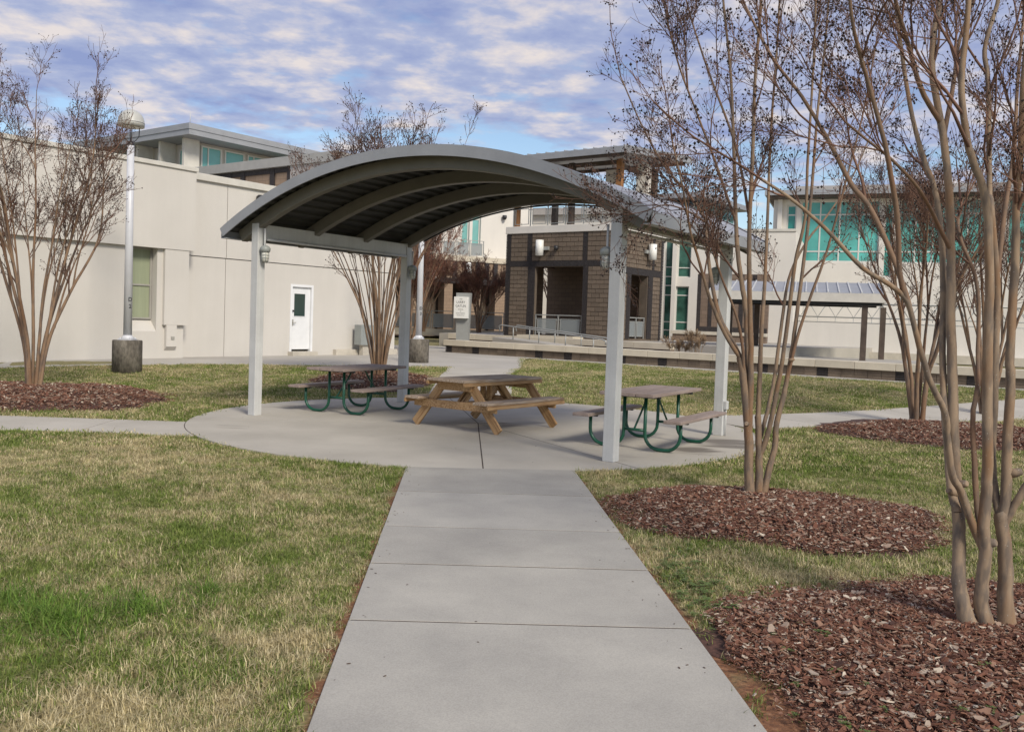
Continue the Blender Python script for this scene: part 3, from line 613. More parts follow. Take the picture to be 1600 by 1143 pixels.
    p = np.array(pts); p = p[~in_paths(p[:,0], p[:,1], .02)]; n = len(p); z = np.maximum(np.maximum(bed_z('B',p[:,0],p[:,1]), bed_z('A',p[:,0],p[:,1])), 0)
    s = nrg.uniform(.018,.034,n); instancer('clover_patches', np.stack([p[:,0],p[:,1],z+.004],1), np.stack([0*s,0*s,nrg.uniform(0,6.28,n)],1), np.stack([s,s,s],1), cv, seed=2)
grass()

# ------------------------------------------------------------------ buildings
class Face:
    """a facade standing at P with direction ang: local x along it, y away from the viewer, z up"""
    def __init__(s, P, ang): s.P = Vector((P[0], P[1])); s.ang = ang; s.d = Vector((math.cos(ang), math.sin(ang))); s.n = Vector((-s.d.y, s.d.x))
    def at(s, px, py, off=0.):
        a, b = ray(px, py); Q = s.P+s.n*off; t = s.n.dot(Q)/(s.n.x*a+s.n.y); q = Vector((a*t, t)); return (q-s.P).dot(s.d), EYE+b*t
    def thing(s, name, label, cat, group=None): return thing(name, label, cat, (s.P.x, s.P.y, 0), s.ang, group)
    def w(s, x, y, z=0): return Vector((s.P.x+s.d.x*x+s.n.x*y, s.P.y+s.d.y*x+s.n.y*y, z))
def window(parent, x0, x1, z0, z1, y, glass, frame, fw=.05, mull=(), trans=(), depth=.06):
    """window part: frame bars with a pane in each opening as sub-parts"""
    fr = MB(); zs = [z0]+list(trans)+[z1]; xs = [x0]+list(mull)+[x1]
    fr.box(x0,x0+fw,y-.01,y+depth,z0,z1).box(x1-fw,x1,y-.01,y+depth,z0,z1).box(x0+fw,x1-fw,y-.008,y+depth-.002,z1-fw,z1).box(x0+fw,x1-fw,y-.008,y+depth-.002,z0,z0+fw)
    for m_ in mull: fr.box(m_-fw/2,m_+fw/2,y-.006,y+depth-.004,z0+fw,z1-fw)
    for t in trans: fr.box(x0+fw,x1-fw,y-.004,y+depth-.006,t-fw/2,t+fw/2)
    o = fr.build('window', frame, parent)
    for i in range(len(xs)-1):
        for j in range(len(zs)-1):
            a, b, c, d = xs[i]+fw*.4, xs[i+1]-fw*.4, zs[j]+fw*.4, zs[j+1]-fw*.4
            t = rnd.uniform(-.004,.004)
            MB().add([(a,y+.03,c),(b,y+.03+t,c),(b,y+.03+t,d),(a,y+.03,d),(a,y+.045,c),(b,y+.045+t,c),(b,y+.045+t,d),(a,y+.045,d)], [(0,1,2,3),(7,6,5,4),(0,4,5,1),(1,5,6,2),(2,6,7,3),(3,7,4,0)]).build('pane', glass, o)
    return o
def railing(parent, x0, x1, y, z0, h=1.07, bay=1.35, side=False, infill=True, part='guard_rail', mtl='rail'):
    """railing run as one part with its infill panels as sub-parts; side=True runs along local y"""
    def B(mb, a, b, c, d, e, f): mb.box(a,b,c,d,e,f) if not side else mb.box(c,d,a,b,e,f)
    m = MB(); n = max(1, round((x1-x0)/bay)); st = (x1-x0)/n
    for k in range(n+1):
        p = x0+k*st; B(m, p-.025,p+.025, y-.025,y+.025, z0, z0+h-.03)
    B(m, x0-.03,x1+.03, y-.03,y+.03, z0+h-.03, z0+h+.012)
    o = m.build(part, M[mtl], parent)
    for k in range(n):
        a, b = x0+k*st+.10, x0+(k+1)*st-.10; f = MB()
        for q in (a, b-.03): B(f, q,q+.03, y-.015,y+.015, z0+.09, z0+h-.17)
        B(f, a+.03,b-.03, y-.014,y+.014, z0+.09, z0+.12); B(f, a+.03,b-.03, y-.014,y+.014, z0+h-.20, z0+h-.17)
        B(f, x0+k*st+.025, a, y-.01,y+.01, z0+h-.24,z0+h-.21); B(f, b, x0+(k+1)*st-.025, y-.01,y+.01, z0+h-.24,z0+h-.21)
        f.build('panel_frame', M[mtl], o)
        if infill: f = MB(); B(f, a+.03,b-.03, y-.004,y+.004, z0+.12, z0+h-.20); f.build('infill_panel', M['infill'], o)
    return o
# --- cream offices on the left
def offices():
    f = Face((-9.31,25.45), GA); T = f.thing('office_building', 'long cream stucco building with flat parapet and a white door', 'building')
    X0 = -16.
    MB().box(X0,.20,-.12,.30,3.30,5.53).build('upper_wall', M['stucco'], T)
    MB().box(X0-.02,.245,-.17,.45,5.532,5.65).build('parapet_cap', M['stucco_trim'], T, bevel=.01)
    MB().holed(X0,-.72, .2,3.298, 0,.34, [(-1.62,-.90,1.02,3.3)]).build('lower_wall', M['stucco'], T)
    # sloping sill and window
    MB().add([(-1.62,.0,1.02),(-.90,.0,1.02),(-.90,.30,1.34),(-1.62,.30,1.34),(-1.62,.34,1.0),(-.90,.34,1.0)], [(0,1,2,3),(0,4,5,1),(2,5,4,3),(0,3,4),(1,5,2)]).build('window_sill', M['stucco'], T)
    w = window(T, -1.60,-.92, 1.345,3.29, .235, M['blind'], M['alu'], .045, (), (2.28,))
    # projecting pier with its stepped foot
    MB().box(-.72,.03,-.10,.34,1.20,3.297).build('pier', M['stucco'], T)
    MB().add([(-.64,-.10,1.197),(-.32,-.10,1.197),(-.32,-.10,.60),(-.64,-.10,.60),(-.64,.02,1.197),(-.32,.02,1.197),(-.32,.02,.48),(-.64,.02,.48)], [(0,3,2,1),(0,4,7,3),(1,2,6,5),(3,7,6,2),(4,5,6,7),(0,1,5,4)]).build('pier_foot', M['stucco'], T)
    MB().box(-.72,-.04,.015,.34,.2,1.198).build('pier_base', M['stucco'], T)
    MB().box(-.50,-.40,-.125,-.102,.80,.88).build('weep_vent', M['alu'], T)
    MB().box(X0,.15,.31,9,.2,5.45).build('block', M['stucco'], T)
    # second, recessed length of wall: separate stucco panels with open joints
    y0 = .40
    for a, b in ((.20,1.60),(1.622,9.0)): MB().box(a,b,y0-.03,y0+.4,3.22,5.40).build('wall_panel', M['stucco'], T)
    for a, b, hs in ((.0,1.60,[]),(1.622,9.0,[(4.10,5.06,.2,2.58)])): MB().holed(a,b,.2,3.20,y0,y0+.4,hs).build('wall_panel', M['stucco'], T)
    MB().box(.25,9.05,y0-.12,y0+.5,5.40,5.60).build('parapet_cap', M['stucco_trim'], T, bevel=.01)
    MB().box(.16,9.0,y0+.41,9,.2,5.38).build('block', M['stucco'], T)
    # door
    D = MB().box(4.10,4.18,y0-.02,y0+.12,.40,2.58).box(4.98,5.06,y0-.02,y0+.12,.40,2.58).box(4.18,4.98,y0-.018,y0+.12,2.50,2.58).build('door', M['whitepaint'], T, label='white half-glazed door in the cream wall')
    MB().holed(4.185,4.975,.47,2.495,y0+.05,y0+.09,[(4.31,4.77,1.55,2.28)]).build('door_leaf', M['whitepaint'], D)
    MB().box(4.31,4.77,y0+.065,y0+.075,1.55,2.28).build('pane', M['glass_dark'], D)
    MB().box(4.30,4.78,y0+.04,y0+.052,1.53,1.55).build('glazing_bead', M['whitepaint'], D)
    MB().tube([(4.25,y0+.05,1.34),(4.25,y0-.02,1.34),(4.34,y0-.02,1.34)], .014, 6).box(4.22,4.28,y0+.03,y0+.05,1.24,1.44).build('handle', M['alu'], D)
    MB().tube([(4.25,y0+.05,1.72),(4.25,y0+.0,1.72)], .03, 8).build('lock', M['black'], D)
    MB().box(4.05,5.11,y0-.25,y0+.1,.2,.40).build('door_step', M['curb'], T)
    MB().box(6.0,9.0,y0-.16,y0-.003,.2,.46).build('plinth', M['curb'], T)
    # lamp under the eaves
    MB().lathe([(.10,0),(.12,.06),(.12,.2),(.06,.26)], 10, (2.7,y0-.16,4.98)).box(2.66,2.74,y0-.16,y0-.032,5.06,5.14).build('wall_lamp', M['black'], T)
    t = f.thing('utility_box', 'grey metal utility box on a concrete foot by the cream wall', 'utility box')
    MB().box(6.80,7.45,y0-.52,y0-.18,.62,1.32).build('cabinet', M['box_grey'], t, bevel=.01)
    MB().box(6.98,7.26,y0-.44,y0-.26,.2,.618).build('foot', M['curb'], t)
offices()
# --- higher volumes behind it
def clerestory():
    f = Face((-13.33,36.5), GA); T = f.thing('clerestory_building', 'tall pavilion roof with overhanging grey eaves and teal clerestory glass', 'building')
    # local: x along GA (to the right-back), y to the left-back
    q = lambda v: 1.66+(v-1.66)*1.093
    z = q(8.5)
    MB().prism([(0,0),(11,0),(11,9),(0,9)], z-.42, z).build('roof', M['roof_metal'], T)
    MB().box(-.03,11,-.03,-.005,z-.20,z+.03).box(-.03,-.005,-.005,9,z-.20,z+.03).build('roof_trim', M['roof_metal'], T)
    MB().box(1.1,10.5,1.1,8.5,.3,q(6.05)).build('wall', M['stucco'], T)
    MB().box(1.2,10.4,1.2,8.4,q(6.052),z-.43).build('core', M['stucco'], T)
    for k in range(7):
        a = 1.35+k*1.18; window(T, a,a+1.02, q(6.2),q(8.0), 1.12, M['glass_pale'], M['frame'], .06, () if k % 2 else (a+.35,))
    # left hand side glazing between fins
    for k, y in enumerate((1.35,3.0,4.7,6.5)):
        o = MB().box(1.13,1.19,y,y+.06,q(6.1),q(7.9)).box(1.13,1.19,y+.95,y+1.01,q(6.1),q(7.9)).box(1.13,1.19,y+.06,y+.95,q(7.84),q(7.9)).build('window', M['frame'], T)
        MB().box(1.15,1.17,y+.06,y+.95,q(6.1),q(7.84)).build('pane', M['glass_pale'], o)
    for y in (1.0,2.7,4.4,6.2): MB().box(.35,1.08,y-.14,y,q(6.05),z-.425).build('fin', M['stucco_trim'], T)
    MB().box(.3,1.1,.9,8.6,q(5.9),q(6.048)).build('ledge', M['stucco_trim'], T)
    for x, y in ((.1,.1),(7.5,.1)): MB().tube([(x,y,z),(x,y,z+.45)], .012, 5).build('lightning_rod', M['grey_steel'], T)
clerestory()
def parapet_block():
    f = Face((-6.6,32.4), GB); T = f.thing('block_wing', 'tan block wing with dark brick piers and a grey panel corner', 'building')
    MB().box(-9,-.05,.15,3,.3,7.15).build('wall', M['brickwall2'], T)
    MB().box(-9.2,.1,-.05,3.1,7.152,7.5).build('parapet_cap', M['grey_trim'], T)
    for x in (-6.2,-5.35,-3.55,-2.55): MB().box(x-.12,x+.12,.08,.15,.3,7.15).build('pier', M['dkbrick'], T)
    MB().box(-9,-2.43,.10,.149,6.95,7.148).build('brick_band', M['dkbrick'], T)
    MB().box(-2.42,-.02,.02,.149,.3,7.149).build('grey_panel', M['greywall'], T)
    MB().box(-.048,.0,.15,3,.3,7.149).build('side_panel', M['brickwall2'], T)
    for x, h in ((-1.9,6.35),(-1.65,6.5),(-1.5,6.35)): MB().tube([(x,-.1,5.4),(x,-.1,h)], .04, 6).build('vent_pipe', M['whitepaint'], T)
parapet_block()

# --- the block tower
def tower():
    f = Face((4.74,40.0), GB); T = f.thing('entrance_tower', 'square brown block tower with open bays and a roofed terrace on top', 'tower')
    W, D, Z0, Z1 = 6.42, 4.05, .93, 5.80
    c_, s_ = 0, 0
    # hollow shell: four mortar-coloured walls with bays
    fh = [(-4.68,-2.0,1.0,4.22)]
    MB().holed(-W+.03,-.03,.4,Z1,.03,.21,fh).build('wall', M['mortar'], T)
    shell = MB().holed(.21,D-.43,.4,Z1,0,.40,[(.95,2.55,1.0,3.92)])         # right hand wall, built along y
    shell.v = [(-.43+y_, x_, z_) for (x_, y_, z_) in [(v[0], v[1], v[2]) for v in shell.v]]
    shell.f = [q[::-1] for q in shell.f]; shell.build('wall', M['mortar'], T)
    lf = Face(f.w(-W+.03,0)[:2], GA); left = MB().holed(.21,D-.43,.4,Z1,0,.40,[(lf.at(838,470)[0],lf.at(861,470)[0],1.0,4.4)]); left.v = [(-W+.03+v[1], v[0], v[2]) for v in left.v]; left.f = [q[::-1] for q in left.f]; left.build('wall', M['brickwall'], T)
    MB().holed(-W+.03,-.03,.4,Z1,D-.43,D-.03,[(f.at(977,470,D)[0],f.at(990,470,D)[0],1.0,4.0)]).build('wall', M['brickwall'], T)
    MB().box(-W+.05,-.05,.05,D-.05,.35,.97).build('floor_slab', M['curb'], T)
    # blocks
    bl = {}
    def block(w, h, x, y, z, rot=0):
        key = (round(w,3), round(h,3))
        if key not in bl:
            e = .012; m = MB(); m.add([(0,.045,0),(w,.045,0),(w,.045,h),(0,.045,h),(e,0,e),(w-e,0,e),(w-e,0,h-e),(e,0,h-e)], [(4,5,6,7),(0,1,5,4),(1,2,6,5),(2,3,7,6),(3,0,4,7)])
            bl[key] = m.mesh('block', M['block'])
        o = bpy.data.objects.new('block', bl[key]); COL.objects.link(o); o.parent = T; o.location = (x, y, z); o.rotation_euler = (0,0,rot)
    H = .208; g = .008
    def field(x0, x1, z0, z1, place):
        rows = max(1, round((z1-z0)/H)); h = (z1-z0)/rows; n = (x1-x0)/.43
        for r_ in range(rows):
            cuts = [x0]; x = x0+(.43 if r_ % 2 == 0 else .215)
            while x < x1-.1: cuts.append(x); x += .43
            cuts.append(x1)
            for a, b in zip(cuts, cuts[1:]): place(b-a-g, h-g, a+g/2, z0+r_*h+g/2)
    def front(w, h, x, z): block(w, h, x, 0-rnd.uniform(0,.006), z)
    def right(w, h, x, z): block(w, h, 0+rnd.uniform(0,.006), x, z, R(90))
    zb, zt = 4.24, 4.50
    for a, b in ((-6.14,-5.08),(-1.74,-.28)): field(a, b, Z0, zb, front)
    for a, b in ((-6.14,-5.16),(-4.90,-2.05),(-1.81,-.28)): field(a, b, zt, Z1, front)
    field(3.05, 3.80, .78, 3.92, right); field(.28,.55, 1.0, 3.92, right)
    for a, b in ((.28,2.92),(3.14,3.80)): field(a, b, 4.22, Z1, right)
    # dark soldier brick strips, bricks joined per strip
    def dstrip(x0, x1, z0, z1, side=False, vertical=True):
        m = MB()
        def B(a,b,c,d): m.box(a,b,-.012,.04,c,d) if not side else m.box(-.04,.012,a,b,c,d)
        if vertical:
            n = int((z1-z0)/.075); h = (z1-z0)/n
            for k in range(n): B(x0+.004, x1-.004, z0+k*h+.006, z0+(k+1)*h-.006)
        else:
            n = int((x1-x0)/.075); h = (x1-x0)/n
            for k in range(n): B(x0+k*h+.006, x0+(k+1)*h-.006, z0+.004, z1-.004)
        tag(m.build('dark_brick_strip', M['dkbrick'], T), kind='stuff')
    for a, b, c, d in ((-6.42,-6.14,Z0,Z1),(-.28,.0,Z0,Z1),(-5.08,-4.68,1.0,zb),(-2.0,-1.74,1.0,zb),(-5.16,-4.90,zt,Z1),(-2.05,-1.81,zt,Z1)): dstrip(a,b,c,d)
    dstrip(-6.14,-.28,zb,zt,False,False); dstrip(.28,3.80,3.92,4.22,True,False)
    for a, b, c, d in ((0.02,.28,Z0,Z1),(3.80,4.05,Z0,Z1),(2.60,3.05,1.0,3.92),(2.92,3.14,4.22,Z1),(.55,.92,1.0,3.92)): dstrip(a,b,c,d,True)
    MB().box(-W+.02,-.02,.06,D,Z1,Z1+.012).build('roof_membrane', M['curb'], T)
    MB().box(-W-.03,.06,-.06,D+.05,Z1+.014,6.16).build('terrace_slab', M['white'], T, bevel=.02)
    # wall lights and floods
    for x, side in ((-4.30,0),(2.45,1)):
        m = MB()
        if not side: m.lathe([(.0,0),(.19,.02),(.19,.74),(.0,.76)], 16, (x,-.24,4.72)); br = MB().box(x+.1,x+.42,-.14,-.02,5.0,5.16)
        else: m.lathe([(.0,0),(.19,.02),(.19,.74),(.0,.76)], 16, (.24,x,4.66)); br = MB().box(.02,.14,x-.42,x-.1,4.95,5.11)
        o = m.build('wall_light', M['signface'], T); br.build('bracket', M['rail'], o)
    MB().lathe([(.06,-.08),(.11,.0),(.10,.14)], 10, (-3.42,-.16,5.05)).box(-3.46,-3.38,-.16,-.015,5.05,5.12).build('flood_lamp', M['black'], T)
    # guard rails in the bays and round the terrace
    railing(T, -4.62,-2.06,.12,1.0, .97, 1.28); 
    railing(T, .98,2.52,-.12,1.0,.97,.78, side=True)
    railing(T, -6.1,-.15,.10,6.162,1.02,.98, infill=False, part='terrace_rail'); railing(T, .3,3.9,-.10,6.162,1.02,.9, side=True, infill=False, part='terrace_rail')
    for x, y in ((-6.05,.28),(-2.95,.28),(-.42,.28),(-.42,3.6),(-6.05,3.6)): MB().box(x-.13,x+.13,y-.13,y+.13,6.162,9.02+.02*y).build('post', M['rust'] if y < 1 and x != -2.95 else M['darkpost'], T)
    for x, y in ((-2.3,2.9),(-.25,2.2)): MB().box(x-.28,x+.28,y-.2,y+.2,6.162,9.05).build('column', M['white'], T)
    MB().bar((-.42,.4,8.75),(-.42,3.5,8.62),.12,.2).bar((-5.9,.28,8.9),(-.55,.28,8.9),.12,.2).build('tie_beam', M['darkpost'], T)
    # canopy roof with standing seams, rising to the back
    o = MB().add([(-7.2,-1.1,9.03),(.55,-1.1,9.03),(.55,5.6,9.62),(-7.2,5.6,9.62),(-7.2,-1.1,9.31),(.55,-1.1,9.31),(.55,5.6,9.90),(-7.2,5.6,9.90)], [(0,3,2,1),(4,5,6,7),(0,1,5,4),(1,2,6,5),(2,3,7,6),(3,0,4,7)]).build('canopy_roof', M['roof_metal'], T)
    for k in range(16): x = -7.1+k*.505; MB().bar((x,-1.08,9.33),(x,5.58,9.915),.03,.07).build('seam', M['roof_metal'], o)
    MB().bar((-7.1,-.9,8.99),(.45,-.9,8.99),.1,.14).bar((-7.1,5.0,9.5),(.45,5.0,9.5),.1,.14).build('purlin', M['darkpost'], T)
tower()
# --- raised plaza, ledge wall, low seat wall, ramp with rails
def plaza():
    f = Face((4.74,40.0), GB)
    o = MB().prism([tuple(f.w(x,y)[:2]) for x, y in ((-9.5,-1.2),(6,-1.2),(8,9),(8,40),(-30,40),(-14,12))], .2, .90).build('plaza', M['apron']); tag(o, kind='structure')
    g = Face(LW_P[:2], GB)
    o = MB().prism([tuple(g.w(x,y)[:2]) for x, y in ((-8.6,.2),(14,.2),(14,9),(2,9),(-8.6,4))], .15, .50).build('planting_strip', M['soil']); tag(o, kind='structure')
    T = f.thing('ledge_wall', 'cream stone ledge stepping up to the block tower', 'wall')
    xs = [-8.6,-6.9,-5.2,-3.5,-1.8,-.1,1.6,3.3]
    for a, b in zip(xs, xs[1:]): MB().box(a+.004,b-.004,-1.6,-1.1,.66,.93).build('coping_stone', M['cream_cap'], T, bevel=.012)
    MB().box(-8.55,3.3,-1.55,-1.15,.2,.658).build('wall_core', M['brickwall'], T)
    MB().box(-4.9,-1.8,-1.0,-.1,.902,1.0).build('door_slab', M['cream_cap'], T)
    T = g.thing('seat_wall', 'long low wall of brown block with a cream stone cap beside the lawn', 'wall')
    x = -8.98; X1 = 22
    while x < X1:
        w = min(rnd.choice((1.18,1.2,.98,1.38)), X1-x); MB().box(x+.004,x+w-.004,-.08,.42,.545,.775+rnd.uniform(-.003,.003)).build('cap_stone', M['cream_cap'], T, bevel=.012); x += w
    MB().box(-8.9,X1,.04,.36,.1,.542).build('wall_core', M['mortar'], T)
    vents = [-8.75,-7.35,-4.3,-3.0,-.75,.85,4.4,6.3,8.6,10.5,13.8,16.4,19.5]; x = -8.9; bl = {}
    edges = sorted([-8.9,X1]+[v-.17 for v in vents]+[v+.17 for v in vents]); edges = [e for e in edges if e >= -8.9]
    segs = [(a, b) for a, b in zip(edges, edges[1:]) if not any(a-.01 <= v <= b+.01 for v in vents)]
    for a, b in segs:
        n = max(1, round((b-a)/.42)); w = (b-a)/n
        for k in range(n):
            for z0, z1 in ((.2,.365),(.375,.54)): MB().box(a+k*w+.005,a+(k+1)*w-.005,-.002-rnd.uniform(0,.006),.039,z0,z1).build('block', M['block'], T)
    for v in vents:
        m = MB()
        for k in range(4): m.box(v-.165,v+.165,-.004,.038,.225+k*.08,.285+k*.08)
        m.build('dark_brick_inset', M['dkbrick'], T)
    # ramp with its two handrails
    o = MB().add([tuple(g.w(-8.2,2.2,.92)),tuple(g.w(-8.2,3.6,.92)),tuple(g.w(-2.2,3.6,.53)),tuple(g.w(-2.2,2.2,.53)),tuple(g.w(-8.2,2.2,.3)),tuple(g.w(-8.2,3.6,.3)),tuple(g.w(-2.2,3.6,.3)),tuple(g.w(-2.2,2.2,.3))], [(0,3,2,1),(0,4,7,3),(3,7,6,2),(2,6,5,1),(1,5,4,0)]).build('ramp', M['apron']); tag(o, kind='structure')
    for k, (y, lab) in enumerate(((2.3,'grey pipe handrail on the seat wall side of the ramp'),(3.5,'grey pipe handrail on the tower side of the ramp'))):
        t = thing('handrail', lab, 'handrail', g.w(0,0), GB, 'ramp handrails')
        def top(x): return 1.44-(x+7.9)*.082
        MB().tube([(-7.9,y,top(-7.9)-.25),(-7.95,y,top(-7.9)-.05),(-7.85,y,top(-7.9)),(-2.9,y,top(-2.9)),(-2.75,y,top(-2.9)-.06),(-2.75,y,top(-2.9)-.2)], .03, 6).build('pipe', M['rail'], t)
        for x in (-7.2,-5.9,-4.6,-3.3): MB().tube([(x,y,.92-(x+8.2)*.065-.05),(x,y,top(x)-.02)], .024, 6).build('post', M['rail'], t)
plaza()
# --- building seen between the pavilion and the tower
def mid_building():
    P = at(740,450,61); f = Face(P[:2], R(30)); T = f.thing('studio_building', 'white stucco building with tall aqua windows over a brown block arcade', 'building')
    xa, _ = f.at(610,400); xb, _ = f.at(830,400); _, zl = f.at(740,403); 
    zt = f.at(740,250)[1]; z2 = f.at(740,437)[1]
    h = []
    wz0, wz1 = f.at(740,385)[1], f.at(740,318)[1]
    ws = [(f.at(722.5,350)[0], f.at(734,350)[0]), (f.at(738.5,350)[0], f.at(751.5,350)[0])]
    MB().holed(xa,xb,zl,zt,0,.5,[(a,b,wz0,wz1) for a, b in ws]).build('wall', M['white'], T)
    MB().box(xa,xb,.51,10,.4,zt).build('core', M['white'], T)
    for a, b in ws: window(T, a,b,wz0,wz1,.2,M['glass_pale'],M['frame'],.07,(),(f.at(740,342)[1],))
    yb = -1.2
    MB().box(xa,xb,yb,.0,zl-.35,zl-.003).build('ledge', M['cream_cap'], T)
    MB().box(xa,xb,yb+.1,.0,z2,zl-.352).build('spandrel', M['brickwall2'], T)
    for px_ in (655,667,679,694.5,711,747,761.5,775): x = f.at(px_,420,yb)[0]; MB().box(x-.15,x+.15,yb+.02,yb+.098,z2,zl-.355).build('dark_pier', M['dkbrick'], T)
    MB().box(xa,xb,yb+.05,.0,z2-.35,z2-.002).build('lintel', M['dkbrick'], T)
    for a, b in ((640,662),(695,708),(735,752),(775,800)): MB().box(f.at(a,470,yb)[0],f.at(b,470,yb)[0],yb+.12,-.2,.5,z2-.352).build('arcade_pier', M['brickwall2'], T)
    MB().box(xa,xb,1.8-1.5,.5,.4,zl-.4).build('arcade_back', M['mortar'], T)
    railing(T, f.at(692,390,yb)[0], f.at(757,390,yb)[0], yb+.15, zl, 1.07, 1.2, part='balcony_rail')
    for px_, py_ in ((731,415),(678,425)):
        x, z = f.at(px_,py_,yb); o = MB().lathe([(.2,.3),(.2,.9),(.12,1.0)],10,(x,yb-.15,z-.8)).box(x-.05,x+.05,yb-.1,yb+.11,z-.3,z-.2).build('wall_light', M['signface'], T)
    x, z = f.at(786,341); MB().lathe([(.08,-.12),(.16,.0),(.15,.18)], 10, (x,-.22,z)).box(x-.05,x+.05,-.2,0,z,z+.1).build('flood_lamp', M['black'], T)
    # plaza fence before it
    P = at(720,505,53); f = Face(P[:2], R(-8)); T = f.thing('plaza_fence', 'grey metal guard fence with mesh panels across the plaza edge', 'fence')
    a, b = f.at(600,500)[0], f.at(787,500)[0]; railing(T, a, b, 0, .99, 1.07, 1.32)
    MB().box(a-.5,b+.2,-.2,.2,.6,.99).build('curb', M['cream_cap'], T)
mid_building()
# --- sign pylon
def text_mesh(txt, size, mtl, parent, loc, rot, name='lettering', sx=1.0, bold=0.):
    cu = bpy.data.curves.new('txt', 'FONT'); cu.body = txt; cu.size = size; cu.align_x = 'CENTER'; cu.extrude = .002; cu.offset = bold
    tmp = bpy.data.objects.new('txt', cu); COL.objects.link(tmp); dg = bpy.context.evaluated_depsgraph_get(); me = bpy.data.meshes.new_from_object(tmp.evaluated_get(dg)); bpy.data.objects.remove(tmp)
    me.materials.clear(); me.materials.append(mtl); o = bpy.data.objects.new(name, me); COL.objects.link(o); o.parent = parent; o.location = loc; o.rotation_euler = rot; o.scale = (sx,1,1); return o
def sign():
    P = at(723,530,39.5); T = thing('sign_pylon', 'white lettered panel on a tapered grey pylon by the ramp', 'sign', (P.x, P.y, 0), R(-12))
    MB().add([(-.27,-.12,.5),(.27,-.12,.5),(.27,.12,.5),(-.27,.12,.5),(-.33,-.12,2.78),(.33,-.12,2.78),(.33,.12,2.78),(-.33,.12,2.78)], [(0,3,2,1),(4,5,6,7),(0,1,5,4),(1,2,6,5),(2,3,7,6),(3,0,4,7)]).build('pylon', M['rail'], T)
    p = MB().box(-.36,.27,-.34,-.121,1.66,2.60).build('panel', M['signface'], T, bevel=.01)
    z = 2.47
    for t, s, dz in (('THE',.085,.0),('LARRY',.155,.155),('GATLIN',.155,.165),('SCHOOL',.07,.12),('OF',.06,.085),('ENTERTAINMENT',.06,.085),('TECHNOLOGY',.06,.085)):
        z -= dz; text_mesh(t, s, M['inkgrey'], p, (-.045,-.3405,z), (R(90),0,0), sx=.86)
sign()
